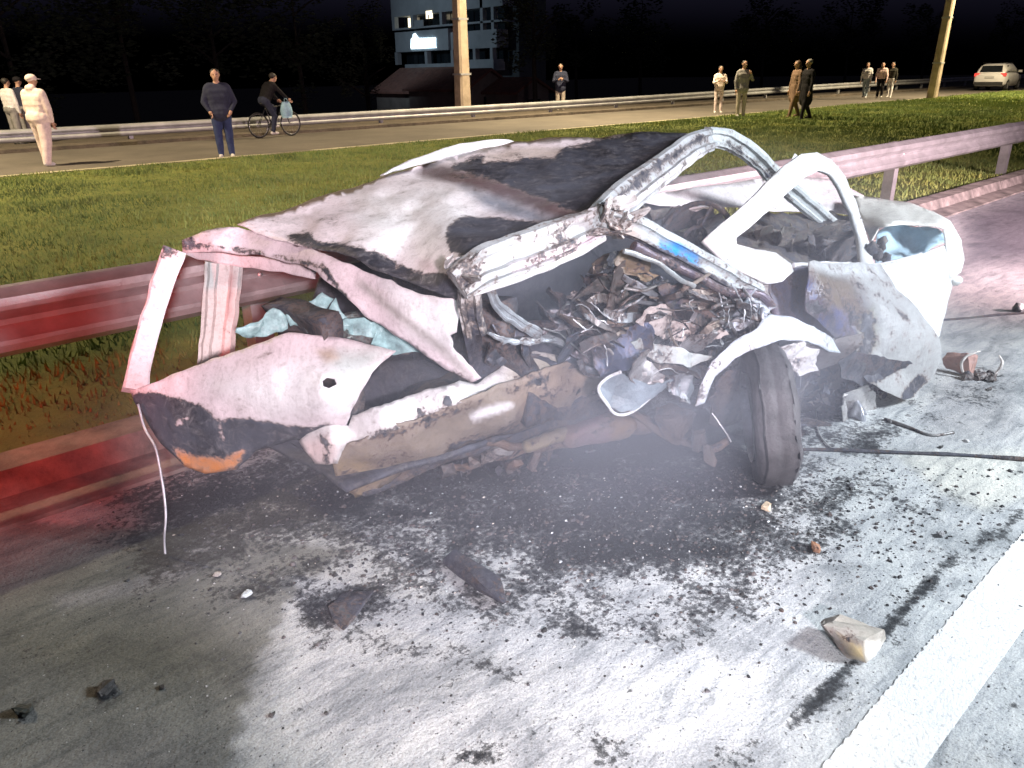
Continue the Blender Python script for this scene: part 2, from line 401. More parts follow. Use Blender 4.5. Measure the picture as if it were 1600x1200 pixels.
paint(rm, (.44, .455, .465), 0.12, [
    # unlit ground on the left: its shade painted as a darker grey
    ([(-200, 800), (300, 830), (470, 850), (560, 860), (505, 880), (520, 892), (455, 905), (470, 930), (432, 945), (448, 968), (415, 985), (424, 1006), (398, 1022), (408, 1046), (385, 1060), (396, 1085), (372, 1108), (384, 1132), (360, 1160), (366, 1180), (348, 1200), (330, 1300), (-300, 1300)], 3, SHADEG),
    ([(350, 1200), (250, 1150), (60, 1190), (0, 1300), (340, 1300)], 60, (.2, .2, .2)),
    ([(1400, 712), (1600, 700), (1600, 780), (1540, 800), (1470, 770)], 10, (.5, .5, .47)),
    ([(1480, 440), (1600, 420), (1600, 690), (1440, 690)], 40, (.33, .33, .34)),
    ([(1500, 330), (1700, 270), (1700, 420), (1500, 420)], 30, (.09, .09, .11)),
    # soot under and round the wreck
    ([(180, 760), (520, 690), (960, 640), (1240, 600), (1330, 660), (1300, 760), (1240, 800), (1160, 850), (1090, 880), (960, 850), (840, 840), (640, 840), (480, 850), (330, 890), (200, 890)], 70, .82),
    ([(760, 800), (960, 790), (1150, 830), (1250, 850), (1180, 900), (1060, 940), (940, 930), (860, 900), (760, 880)], 55, .85),
    ([(560, 820), (760, 800), (900, 860), (860, 940), (740, 920), (620, 880)], 45, .72),
    ([(460, 930), (600, 905), (615, 950), (560, 980), (470, 975)], 14, .78),
    ([(480, 990), (640, 985), (640, 1030), (520, 1030)], 25, .42),
    ([(1150, 780), (1330, 770), (1350, 830), (1260, 880), (1150, 860)], 30, .6),
    ([(1180, 690), (1420, 640), (1400, 720), (1250, 760)], 40, .5),
    ([(1280, 720), (1400, 720), (1420, 790), (1300, 790)], 35, .46),
    ([(1380, 620), (1560, 560), (1600, 620), (1440, 690)], 40, .34),
    ([(840, 965), (920, 975), (960, 1000), (900, 1000)], 10, .5),
    ([(1040, 960), (1120, 940), (1080, 985)], 14, .5),
    ([(930, 1150), (990, 1160), (980, 1200), (930, 1200)], 14, .5),
    ([(1110, 1170), (1230, 1140), (1180, 1220), (1100, 1220)], 16, .52),
    ([(700, 1170), (780, 1160), (770, 1200), (700, 1200)], 12, .5),
    ([(760, 1050), (830, 1040), (830, 1065), (770, 1070)], 12, .42),
    ([(560, 850), (700, 830), (830, 870), (900, 960), (820, 1000), (700, 960), (600, 940)], 40, .50),
    ([(860, 900), (1180, 880), (1240, 930), (1100, 1010), (930, 990)], 45, .46),
    ([(300, 850), (470, 840), (560, 880), (430, 940), (330, 930)], 40, .5),
    ([(620, 1010), (800, 1000), (760, 1080), (650, 1070)], 30, .26),
    ([(1330, 800), (1480, 780), (1500, 860), (1380, 880)], 40, .28),
    (line_poly([(700, 1200), (715, 1080), (712, 960), (705, 860)], 26), 14, .36),
    (line_poly([(470, 1010), (560, 1000), (660, 1020), (720, 1005)], 14), 9, .5),
    (line_poly([(560, 1190), (640, 1160), (720, 1125)], 12), 8, .46),
    # long crack beside the painted line
    (line_poly([(1250, 1130), (1345, 1030), (1460, 905), (1560, 830), (1640, 770)], 60), 16, 0.22),
    (line_poly([(1235, 1145), (1290, 1080), (1345, 1030), (1400, 960), (1460, 905), (1510, 860), (1560, 830), (1640, 775), (1800, 640), (2000, 450)], 11), 8, .86),
    ([(80, 935), (215, 902), (280, 872), (325, 830), (342, 842), (300, 895), (230, 925), (100, 950)], 12, (.30, .30, .32)),
    ([(0, 1000), (300, 960), (420, 1000), (380, 1090), (120, 1060)], 60, (.14, .14, .12)),
    ([(20, 1100), (60, 1090), (50, 1130), (20, 1130)], 10, .7), ([(150, 1065), (180, 1065), (180, 1100), (150, 1100)], 8, .8),
])
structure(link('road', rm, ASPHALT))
# painted edge line: thick, rough-edged paint
def strip(name, x0, x1, y0, y1, z, step, jag, mat, thick=.003):
    xs = np.arange(x0, x1+step/2, step); v = []
    for x in xs:
        j = jag if x < 12 else 0
        v += [(x, y0+RNG.uniform(-j, j), z), (x, y1+RNG.uniform(-j, j), z), (x, y0-.001, z-thick), (x, y1+.001, z-thick)]
    f = []
    for i in range(len(xs)-1):
        a, b_ = 4*i, 4*i+4
        f += [(a, b_, b_+1, a+1), (a+2, b_+2, b_, a), (a+1, b_+1, b_+3, a+3)]
    return link(name, mesh(name, v, f), mat)
m, n, b = new_mat('road_paint'); co = pos(n)
c = ramp(n, noise_tex(n, 90, 6, .7, co), [(.3, (.38, .38, .38)), (.45, (.62, .62, .61)), (.7, (.72, .72, .72))])
c = mix(n, ramp(n, noise_tex(n, 60, 5, .7, co), [(.30, (1, 1, 1)), (.35, (0, 0, 0))]), c, (.16, .16, .16))
n.links.new(c, b.inputs['Base Color']); b.inputs['Roughness'].default_value = .6; bump(n, b, noise_tex(n, 150, 4, .7, co), .004)
LINEP = m
structure(strip('edge_line', -4, 60, .375, .545, .004, .01, .004, LINEP))

# ---- concrete gutter and kerb along the shoulder
CONC = simple('stained_concrete', (.15, .135, .125), .95, 0, .75, 4, .008, 24)
def prism(name, prof, x0, x1, mat, parent=None, step=2.0, gap=.006):
    """kerb stones: same section, laid end to end, one object each"""
    objs = []; L = step-gap; k = len(prof)
    v = [(0, y, z) for y, z in prof]+[(L, y, z) for y, z in prof]
    f = [(i, (i+1) % k, (i+1) % k+k, i+k) for i in range(k)]+[tuple(range(k-1, -1, -1)), tuple(range(k, 2*k))]
    me = mesh(name, v, f); bm = bmesh.new(); bm.from_mesh(me); bmesh.ops.recalc_face_normals(bm, faces=bm.faces); bm.to_mesh(me); bm.free(); me.materials.append(mat)
    x = x0; 
    while x < x1:
        o = D.objects.new(name, me); COL.objects.link(o); o.location = (x, RNG.uniform(-.004, .004), RNG.uniform(-.003, .003)); o.parent = parent; objs.append(o); x += step
    return objs
kerb = D.objects.new('kerb', None); COL.objects.link(kerb); structure(kerb)
prism('kerb_stone', [(3.205, -.1), (3.205, .012), (3.42, .03), (3.46, .13), (3.64, .135), (3.66, -.1)], -6, 40, CONC, kerb, 1.0)

# ---- verge, far carriageway
m, n, b = new_mat('verge_turf'); co = pos(n)
n.links.new(ramp(n, noise_tex(n, 1.6, 9, .75, co), [(.3, (.08, .10, .02)), (.5, (.15, .18, .035)), (.7, (.22, .22, .05))]), b.inputs['Base Color']); b.inputs['Roughness'].default_value = 1
bump(n, b, noise_tex(n, 40, 6, .8, co), .03)
xs = np.concatenate([[-60, -20], np.arange(-8, 60, 1.0), [70, 90, 130, 200, 400]]); ys = np.linspace(3.66, 16.4, 26)
def verge_z(x, y): return .03+.05*noise.noise(Vector((x*.35, y*.35, 0)))*min(1, (y-3.6)/1.5)*min(1, max(0, (16.4-y)))
vm = mesh('verge', [(x, y, verge_z(x, y)) for y in ys for x in xs], [(j*len(xs)+i, j*len(xs)+i+1, (j+1)*len(xs)+i+1, (j+1)*len(xs)+i) for j in range(25) for i in range(len(xs)-1)], True)
structure(link('verge', vm, m))
m, n, b = new_mat('far_asphalt'); co = pos(n)
c = ramp(n, noise_tex(n, .7, 9, .7, co), [(.3, (.085, .075, .062)), (.7, (.16, .14, .115))]); c = mix(n, .5, c, ramp(n, noise_tex(n, 25, 4, .7, co), [(.3, (.6,)*3), (.7, (1.2,)*3)]), 'MULTIPLY')
n.links.new(c, b.inputs['Base Color']); b.inputs['Roughness'].default_value = .8
fm = mesh('far_road', [(-60, 16.4, .012), (400, 16.4, .012), (400, 21.9, .012), (-60, 21.9, .012)], [(0, 1, 2, 3)]); structure(link('far_road', fm, m))
fk = D.objects.new('far_kerb', None); COL.objects.link(fk); structure(fk)
PALEK = simple('pale_kerb', (.42, .38, .25), .9, 0, .3, 2, .004, 40)
prism('kerb_stone', [(16.26, -.05), (16.26, .045), (16.29, .05), (16.43, .045), (16.5, .016), (16.5, -.05)], -6, 70, PALEK, fk, 1.5)
fb = D.objects.new('far_bank', None); COL.objects.link(fb); structure(fb)
EARTH = simple('earth_bank', (.1, .082, .062), 1, 0, .5, 3, .03, 12)
prism('bank_slab', [(21.85, -.05), (21.85, .10), (22.0, .12), (22.6, .1), (27, -.05)], -8, 200, EARTH, fb, 16.0, 0)

# ---- grass blades on the verge
def grass(name, N, x0, x1, y0, y1, hmin, hmax, mat, label, zf, bias=1.0):
    u = RNG.random(N)**bias; X = x0+(x1-x0)*u; Y = y0+(y1-y0)*RNG.random(N)
    v = np.empty((N, 3, 3)); hh = RNG.uniform(hmin, hmax, N)*(1+np.minimum(X, 30)/60)
    cl = np.array([noise.noise(Vector((x*.9, y*.9, 3))) for x, y in zip(X, Y)]); hh *= (1+1.1*cl)
    Z = np.array([zf(x, y) for x, y in zip(X, Y)]); an = RNG.uniform(0, math.pi, N); wd = RNG.uniform(.004, .009, N)*(1+np.maximum(X, 0)/22)
    dx, dy = np.cos(an)*wd, np.sin(an)*wd
    v[:, 0] = np.stack([X-dx, Y-dy, Z-.005], 1); v[:, 1] = np.stack([X+dx, Y+dy, Z-.005], 1)
    v[:, 2] = np.stack([X+RNG.normal(0, .35, N)*hh, Y+RNG.normal(0, .35, N)*hh, Z+hh], 1)
    me = D.meshes.new(name); me.vertices.add(3*N); me.vertices.foreach_set('co', v.ravel()); me.loops.add(3*N); me.loops.foreach_set('vertex_index', np.arange(3*N))
    me.polygons.add(N); me.polygons.foreach_set('loop_start', np.arange(0, 3*N, 3)); me.update(calc_edges=True)
    return stuff(link(name, me, mat), label, 'grass')
m, n, b = new_mat('grass_blade'); co = pos(n)
c = ramp(n, noise_tex(n, 2.2, 6, .7, co), [(.3, (.08, .135, .035)), (.5, (.15, .215, .055)), (.72, (.25, .265, .08))])
c = mix(n, .9, c, ramp(n, noise_tex(n, .55, 7, .7, co, .5), [(.36, (.45, .5, .5)), (.5, (1, 1, 1)), (.64, (1.35, 1.15, .9))]), 'MULTIPLY')
n.links.new(c, b.inputs['Base Color']); b.inputs['Roughness'].default_value = .8
GRASS = m
grass('grass', 260000, -4, 60, 3.75, 16.25, .025, .06, GRASS, 'mown yellow green grass on the verge between the two guardrails', verge_z, 1.6)

# ---- guardrails
GALV = simple('galvanised_steel', (.42, .42, .43), .42, .65, .25, 5, .002, 60)
GALV2 = simple('weathered_galvanised_steel', (.40, .41, .42), .55, .35, .25, 2, .002, 60)
WB = [(0, -.155), (-.02, -.15), (-.075, -.115), (-.083, -.085), (-.083, -.065), (-.02, -.012), (-.02, .012), (-.083, .065), (-.083, .085), (-.075, .115), (-.02, .15), (0, .155)]
def wbeam(L, t=.004):
    k = len(WB); v = []
    for x in (0, L):
        v += [(x, y, z) for y, z in WB]+[(x, y+t, z) for y, z in WB]
    f = []
    for i in range(k-1):
        f += [(i, i+1, 2*k+i+1, 2*k+i), (k+i+1, k+i, 3*k+i, 3*k+i+1), (i+1, i, k+i, k+i+1), (2*k+i, 2*k+i+1, 3*k+i+1, 3*k+i)]
    f += [(0, 2*k, 3*k, k), (k-1, 2*k-1, 4*k-1, 3*k-1)]
    me = mesh('beam', v, f); bm = bmesh.new(); bm.from_mesh(me); bmesh.ops.recalc_face_normals(bm, faces=bm.faces); bm.to_mesh(me); bm.free(); return me
def guardrail(name, label, path, zt, mat, post_z, bolts=True):
    """path: list of (x, y) at the posts; zt(x): height of the beam's top"""
    t = thing(name, label, 'guardrail', (path[0][0], path[0][1], 0)); ox, oy = path[0]
    L = path[1][0]-path[0][0]+.1; me = wbeam(L); me.materials.append(mat)
    pm = MB(); pm.box((-.055, .03, post_z), (.055, .034, -.02)); pm.box((-.055, .034, post_z), (-.05, .15, -.02)); pm.box((.05, .034, post_z), (.055, .15, -.02)); post = mesh('post', pm.v, pm.f); post.materials.append(mat)
    sp = MB(); sp.box((-.05, -.005, -.26), (.05, .045, -.06)); spm = mesh('spacer', sp.v, sp.f); spm.materials.append(mat)
    bo = MB()
    for s in (0,): bo.lathe((s, -.024, -.155), (0, -1, 0), [(.013, -.004), (.013, .004), (.006, .009), (0, .01)], 8)
    bm_ = mesh('bolt', bo.v, bo.f); bm_.materials.append(mat)
    for i in range(len(path)):
        x, y = path[i]; z = zt(x)
        p = D.objects.new('post', post); COL.objects.link(p); p.parent = t; p.location = (x-ox, y-oy, z)
        s = D.objects.new('spacer', spm); COL.objects.link(s); s.parent = p
        if bolts and i < 6: q = D.objects.new('bolt', bm_); COL.objects.link(q); q.parent = p
        if i+1 < len(path):
            x1, y1 = path[i+1]; o = D.objects.new('beam', me); COL.objects.link(o); o.parent = t
            o.location = (x-ox, y-oy-.001*(i % 2)-.004, z-.155); dz = zt(x1)-z
            o.rotation_euler = (0, -math.atan2(dz, x1-x), math.atan2(y1-y, x1-x))
    return t
guardrail('guardrail', 'galvanised steel guardrail directly behind the burnt car, lit red at its left end', [(-6.3+4*i, 3.88) for i in range(24)], lambda x: .785, GALV, -.8)
def fz(x): s = min(1, max(0, (x-18)/36)); return .48+.2*s*s*(3-2*s)
guardrail('guardrail', 'long pale guardrail on the far side of the second road', [(-4.9+4*i, 23.0) for i in range(40)], fz, GALV2, -.75, False)

# ================================================================ THE BURNT CAR
car = thing('burnt_car', 'burnt out white hatchback with collapsed roof and torn open side, resting on the shoulder', 'car wreck', (2.4, 2.2, 0))
CARP = (Matrix.Translation((2.4, 2.2, 0))).inverted()
def C_(o): o.matrix_parent_inverse = CARP; return o
WHITE = (.62, .61, .62); PINKW = (.60, .50, .53); GREY = (.30, .30, .31); ASHW = (.27, .29, .30); BROWN = (.15, .10, .07); TAN = (.30, .21, .13); NIGHT = (.035, .037, .05); STEELB = (.16, .18, .24)  # PINKW: the red lamps' glow mixed into the white paint colour
def S(*a, **k): return C_(sheet(*a, **k))
def H(*a, **k): return C_(channel(*a, **k))

# --- roof, sagging towards the rear and the near side
roof = S('roof', [(368, 352, 2.92), (430, 332, 3.0), (500, 310, 3.05), (600, 274, 3.08), (680, 250, 3.08), (735, 235, 3.05), (800, 224, 3.0), (900, 214, 2.85), (1000, 209, 2.62), (1085, 206, 2.4), (1100, 215, 2.34),
    (1060, 240, 2.2), (1000, 285, 2.0), (940, 330, 1.76), (915, 350, 1.74), (830, 380, 1.76), (760, 402, 1.78), (722, 420, 1.82), (716, 470, 1.9), (690, 462, 1.95), (640, 440, 2.08), (590, 418, 2.2), (520, 392, 2.42), (450, 374, 2.66), (400, 366, 2.82)],
    car, PAINT, inner=[(600, 330, 2.6), (700, 300, 2.55), (820, 290, 2.4), (900, 270, 2.35), (760, 360, 2.05), (640, 380, 2.3), (500, 345, 2.75)], step=8, crumple=(.016, 5), folds=(.008, 6), thick=.005,
    base=(.80, .69, .72), stains=[
        ([(560, 300), (700, 280), (760, 320), (720, 400), (640, 410), (560, 380)], 50, (.85, .84, .85)),
        ([(700, 262), (735, 246), (800, 238), (870, 232), (1000, 205), (1110, 205), (1020, 275), (940, 345), (900, 352), (850, 330), (800, 300), (740, 275)], 8, .95),
        ([(820, 228), (880, 232), (870, 248), (780, 254), (740, 258), (760, 238)], 7, (.6, .5, .46)), ([(820, 228), (880, 232), (868, 246), (780, 252), (750, 256), (760, 238)], 6, .05),
        ([(695, 360), (720, 338), (790, 340), (850, 352), (900, 360), (840, 392), (730, 402), (700, 388)], 7, .95),
        (line_poly([(655, 262), (740, 282), (830, 312), (925, 355)], 26), 7, (.13, .08, .08)), (line_poly([(655, 262), (740, 282), (830, 312), (925, 352)], 20), 6, .2),
        ([(720, 290), (800, 315), (880, 345), (900, 362), (840, 352), (760, 325)], 9, (.20, .21, .25)),
        ([(445, 366), (480, 362), (500, 380), (560, 384), (600, 400), (650, 425), (700, 430), (722, 455), (716, 475), (640, 448), (560, 412), (450, 378)], 6, .9),
        ([(500, 345), (520, 340), (540, 352), (520, 362)], 8, .38), ([(650, 408), (672, 404), (690, 425), (668, 440)], 6, PINKW),
        ([(830, 268), (880, 262), (920, 275), (880, 290)], 10, (.5, .5, .55))])
# far cant rail edge visible over the roof
H('roof_rail', [(596, 273, 3.04, .15), (640, 257, 3.06, .6), (690, 241, 3.08), (745, 229, 3.08), (790, 226, 3.05), (812, 230, 3.02, .3)], .05, .03, car, PAINT, prof=ROUND, base=WHITE)
# --- near cant rail (ash mottled) and the crushed joint of the pillars
H('roof_rail', [(716, 445, 1.78, .9), (760, 415, 1.76, 1.1), (840, 385, 1.74, 1.1), (900, 362, 1.73, 1), (945, 342, 1.72, .9)], .115, .07, car, PAINT, base=ASHW, char=.30, crumple=(.007, 14), stains=[(line_poly([(720, 430), (830, 375), (940, 330)], 10), 5, WHITE), (line_poly([(800, 420), (900, 385), (940, 370)], 12), 5, (.6, .5, .55))])
H('roof_rail', [(730, 462, 1.80, .6), (790, 440, 1.76), (850, 418, 1.75), (900, 395, 1.74), (942, 372, 1.72)], .03, .03, car, PAINT, prof=ROUND, base=WHITE, char=.15)
# windscreen header up to the far corner, then the far pillar down to the scuttle
H('windscreen_header', [(935, 345, 1.71, .8), (975, 310, 1.85), (1030, 268, 2.05), (1085, 228, 2.24), (1112, 218, 2.33, .9)], .125, .07, car, PAINT, base=(.36, .38, .40), char=.2, crumple=(.005, 9), stains=[(line_poly([(940, 330), (1020, 262), (1100, 212)], 7), 4, .75), (line_poly([(975, 325), (1040, 280), (1100, 238)], 10), 5, WHITE)])
H('pillar', [(1105, 214, 2.32, .9), (1140, 220, 2.38), (1180, 245, 2.40), (1215, 280, 2.38), (1255, 315, 2.33), (1300, 352, 2.25, .9)], .105, .06, car, PAINT, base=(.50, .53, .54), char=.12, stains=[(line_poly([(1135, 222), (1185, 258), (1240, 315)], 6), 3, .6), (line_poly([(1130, 245), (1180, 275), (1220, 310)], 8), 4, .5)])
H('pillar', [(935, 338, 1.70, .9), (985, 352, 1.70), (1045, 382, 1.68), (1100, 412, 1.66), (1150, 440, 1.64), (1185, 458, 1.62, .8)], .085, .06, car, PAINT, base=(.36, .41, .43), char=.22, crumple=(.005, 9), stains=[([(1030, 375), (1062, 380), (1092, 400), (1092, 415), (1060, 408), (1030, 392)], 4, (.02, .22, .55)), (line_poly([(960, 366), (1050, 400), (1150, 455)], 8), 4, .8), ([(950, 345), (990, 352), (1005, 372), (960, 370)], 8, (.4, .33, .3))])
H('door_bar', [(990, 385, 1.68), (1060, 418, 1.65), (1135, 455, 1.6), (1190, 462, 1.55), (1220, 500, 1.5)], .035, .03, car, BARE, prof=ROUND, base=(.12, .1, .13), char=.3)
H('trim_strip', [(975, 392, 1.64), (1025, 410, 1.6), (1060, 436, 1.58), (1085, 448, 1.58)], .018, .012, car, BARE, prof=ROUND, base=ASHW)
# knot of crushed metal where the pillars meet
def lump(name, c, r, parent, mat, base, char, seed, amp=.45, n=22, mm=14, stains=()):
    mb = MB(); mb.ell((0, 0, 0), (1, 1, 1), n, mm); V = []; cc = Vector(at(*c)) if len(c) == 3 and c[0] > 20 else Vector(c)
    for q in mb.v:
        v = Vector(q); s = 1+amp*noise.noise(v*1.6+Vector((seed*7., 0, 0)))+amp*.6*(1-2*abs(noise.noise(v*3.3+Vector((0, seed*5., 0)))))
        V.append(cc+Vector((v.x*r[0], v.y*r[1], v.z*r[2]))*s)
    me = mesh(name, V, mb.f, True); bm = bmesh.new(); bm.from_mesh(me); bmesh.ops.remove_doubles(bm, verts=bm.verts, dist=1e-5); bmesh.ops.recalc_face_normals(bm, faces=bm.faces); bm.to_mesh(me); bm.free()
    paint(me, base, char, stains); return C_(link(name, me, mat, parent))
def crump(name, cx, cy, Y, rx, ry, mat, base, char, seed, amp=.09, k=7, facets=6, rot=0.0, stains=()):
    rnd = random.Random(seed); pts = []
    for q in range(k):
        a = 2*math.pi*q/k+rnd.uniform(-.3, .3); r_ = rnd.uniform(.6, 1.1); u, v = math.cos(a)*rx*r_, math.sin(a)*ry*r_
        pts.append((cx+u*math.cos(rot)-v*math.sin(rot), cy+u*math.sin(rot)+v*math.cos(rot), Y+rnd.uniform(-.03, .03)))
    return S(name, pts, car, mat, step=4.5, jag=1.0, facet=(amp, facets), crumple=(.004, 16), base=base, char=char, seed=seed, stains=stains)
for q, (x, y, Y, a, b_, c_) in enumerate(((945, 335, 1.69, 26, 20, .45), (955, 358, 1.68, 22, 24, .3), (968, 322, 1.70, 18, 16, .5), (938, 362, 1.70, 14, 20, .2), (975, 345, 1.69, 16, 14, .35), (724, 420, 1.79, 18, 14, .4), (722, 438, 1.77, 12, 20, .3), (736, 412, 1.78, 14, 10, .5), (700, 412, 1.86, 14, 9, .5))):
    crump('crushed_joint', x, y, Y, a, b_, PAINT, (c_, c_*.97, c_*.97), .32, 300+q, .10)
# --- stub of the middle pillar and torn trim hanging from it
H('pillar', [(728, 425, 1.81, 1.1), (733, 460, 1.83), (737, 495, 1.86), (742, 522, 1.88, 1.1)], .075, .06, car, PAINT, base=(.38, .36, .35), char=.36, stains=[(line_poly([(718, 430), (720, 520)], 8), 4, WHITE), ([(725, 470), (760, 470), (760, 530), (725, 530)], 14, .6)])
H('weather_strip', [(768, 440, 1.82), (772, 468, 1.84), (800, 497, 1.87, 1.4), (840, 520, 1.89, 1.2), (885, 540, 1.9, .6)], .03, .012, car, BARE, base=(.34, .37, .4), char=.2, crumple=(.008, 18))
H('weather_strip', [(762, 522, 1.88, .5), (790, 532, 1.88, 1.2), (830, 533, 1.88, 1.3), (868, 530, 1.88, .5)], .018, .012, car, BARE, base=(.34, .37, .4), char=.2, crumple=(.01, 30))
H('wire', [(850, 512, 1.85), (880, 525, 1.86), (905, 548, 1.87), (922, 562, 1.88)], .006, .006, car, BARE, prof=ROUND, base=ASHW)
# --- rear quarter: pillar sweeping from the rear top corner down to the sill
S('rear_quarter_panel', [(283, 376, 2.98), (310, 366, 2.96), (340, 357, 2.94), (372, 358, 2.9), (420, 368, 2.78), (470, 385, 2.6), (530, 408, 2.4), (600, 438, 2.2), (660, 462, 2.05), (715, 470, 1.92), (716, 518, 1.94), (702, 524, 1.96), (705, 545, 1.98), (730, 572, 2.0), (752, 592, 2.0), (735, 600, 2.02),
    (690, 574, 2.06), (640, 540, 2.12), (585, 505, 2.22), (540, 470, 2.32), (520, 450, 2.38), (495, 428, 2.46), (460, 412, 2.6), (400, 400, 2.78), (340, 396, 2.9), (285, 395, 2.98)], car, PAINT,
    inner=[(480, 400, 2.52), (560, 455, 2.3), (640, 500, 2.08), (690, 545, 2.02), (340, 376, 2.88)], step=7, crumple=(.010, 8), folds=(.012, 9), base=PINKW, thick=.006,
    stains=[([(600, 440), (720, 470), (720, 560), (640, 520)], 30, WHITE), (line_poly([(290, 388), (350, 388), (430, 400), (500, 415)], 9), 4, .55), (line_poly([(500, 412), (520, 440), (545, 470)], 6), 3, .85), (line_poly([(560, 440), (620, 490), (690, 545), (735, 590)], 10), 7, (.3, .27, .26)), (line_poly([(660, 560), (735, 600)], 12), 5, .5), ([(280, 372), (305, 370), (300, 395), (280, 395)], 6, .5)])
# rear opening: two uprights that the guardrail shows between
H('rear_pillar', [(272, 392, 2.99, 1.1), (258, 430, 2.96), (240, 490, 2.9), (222, 555, 2.83), (210, 612, 2.76, 1.1)], .075, .045, car, PAINT, base=PINKW, stains=[([(255, 380), (290, 380), (285, 405), (255, 405)], 5, .55), (line_poly([(255, 430), (225, 540)], 10), 8, (.5, .4, .42))], prof=BOXP)
H('rear_pillar', [(350, 412, 3.04), (347, 450, 3.05), (342, 510, 3.04), (336, 572, 3.0)], .14, .05, car, PAINT, base=(.6, .5, .48), stains=[([(320, 405), (380, 405), (378, 452), (320, 452)], 6, (.42, .46, .46)), (line_poly([(362, 415), (355, 560)], 3), 2, (.3, .2, .2))], prof=HAT)
H('rear_window_ledge', [(290, 388, 2.99), (350, 404, 3.04), (420, 412, 2.9), (490, 425, 2.7)], .05, .03, car, PAINT, base=PINKW, prof=BOXP, stains=[(line_poly([(330, 402), (480, 420)], 4), 3, .5)])
# --- rear side panel: pale above, burnt black and orange below
S('rear_side_panel', [(203, 612, 2.76), (260, 590, 2.68), (330, 562, 2.56), (400, 537, 2.44), (450, 522, 2.36), (500, 524, 2.3), (560, 534, 2.2), (618, 548, 2.12), (600, 562, 2.12), (580, 582, 2.12), (562, 615, 2.14), (548, 645, 2.16), (540, 668, 2.2), (500, 682, 2.26), (450, 688, 2.34), (400, 706, 2.42), (365, 735, 2.5), (320, 742, 2.58), (285, 728, 2.64), (250, 695, 2.7), (225, 655, 2.74)], car, PAINT,
    inner=[(400, 610, 2.36), (470, 590, 2.26), (330, 640, 2.5), (330, 700, 2.52), (500, 620, 2.16), (260, 650, 2.66)], holes=[[(499, 596), (507, 591), (520, 594), (524, 602), (512, 609), (502, 606)]], step=7, crumple=(.010, 7), folds=(.010, 6), thick=.007, base=PINKW,
    stains=[([(330, 600), (480, 560), (560, 590), (540, 650), (420, 660)], 40, WHITE), ([(530, 545), (620, 540), (580, 580), (545, 600), (510, 570)], 20, (.42, .45, .44)),
        ([(195, 618), (235, 612), (275, 622), (310, 632), (335, 655), (360, 655), (420, 660), (480, 668), (520, 662), (545, 672), (450, 700), (330, 760), (200, 740)], 7, .95),
        ([(268, 700), (300, 708), (350, 712), (388, 698), (372, 735), (320, 750), (285, 738)], 9, (.55, .20, .05)), ([(272, 702), (300, 710), (350, 714), (384, 702), (372, 735), (320, 750), (285, 738)], 10, 0.0),
        ([(268, 660), (295, 650), (298, 658), (275, 668)], 3, .1), (line_poly([(340, 655), (350, 690)], 8), 4, .35), (line_poly([(400, 560), (440, 545)], 5), 4, .5), ([(495, 548), (520, 545), (530, 560), (508, 566)], 8, (.42, .33, .27))])
H('wire', [(214, 632, 2.72), (226, 668, 2.71), (240, 700, 2.7), (252, 745, 2.68), (259, 800, 2.64), (256, 868, 2.60)], .009, .009, car, BARE, prof=ROUND, base=(.5, .48, .52), crumple=(.01, 10), stains=[(line_poly([(225, 665), (238, 695)], 12), 3, (.75, .72, .7))])
# crumpled greenish glass and trim heaped in the rear
GLASSY = simple('smoked_safety_glass', (.26, .40, .41), .2, 0, .5, 22, .004, 60)
for pts in ([(368, 517), (392, 503), (412, 498), (404, 516), (395, 531)], [(396, 530), (408, 500), (430, 484), (446, 492), (448, 512), (420, 524)], [(446, 492), (470, 476), (505, 462), (520, 470), (512, 492), (480, 508), (452, 510)], [(512, 492), (522, 468), (536, 484), (545, 500), (528, 512)]):
    S('glass_shard', [(x, y, 2.62-.0012*(x-370)) for x, y in pts], car, GLASSY, step=7, jag=1.5, crumple=(.02, 14), thick=.005)
for pts in ([(525, 500), (560, 498), (600, 508), (585, 530), (548, 524)], [(585, 512), (640, 530), (668, 552), (620, 552), (580, 540)], [(470, 512), (512, 500), (540, 515), (520, 530), (480, 526)]):
    S('glass_shard', [(x, y, 2.46-.0012*(x-480)) for x, y in pts], car, GLASSY, step=6, jag=1.5, facet=(.05, 5), crumple=(.006, 14), thick=.005)
S('rear_shelf', [(480, 520, 2.5), (530, 490, 2.5), (600, 505, 2.4), (640, 545, 2.3), (560, 560, 2.35)], car, RUSTY, step=9, crumple=(.03, 12), base=(.10, .12, .12), char=.45)
for k in range(16):
    lump('scrap', (500+RNG.uniform(-15, 60), 500+RNG.uniform(-8, 25), 2.44), (.02*RNG.uniform(.6, 1.8), .02, .02*RNG.uniform(.6, 1.4)), car, BARE, (.25, .32, .31), .35, 20+k, .7, 9, 6)
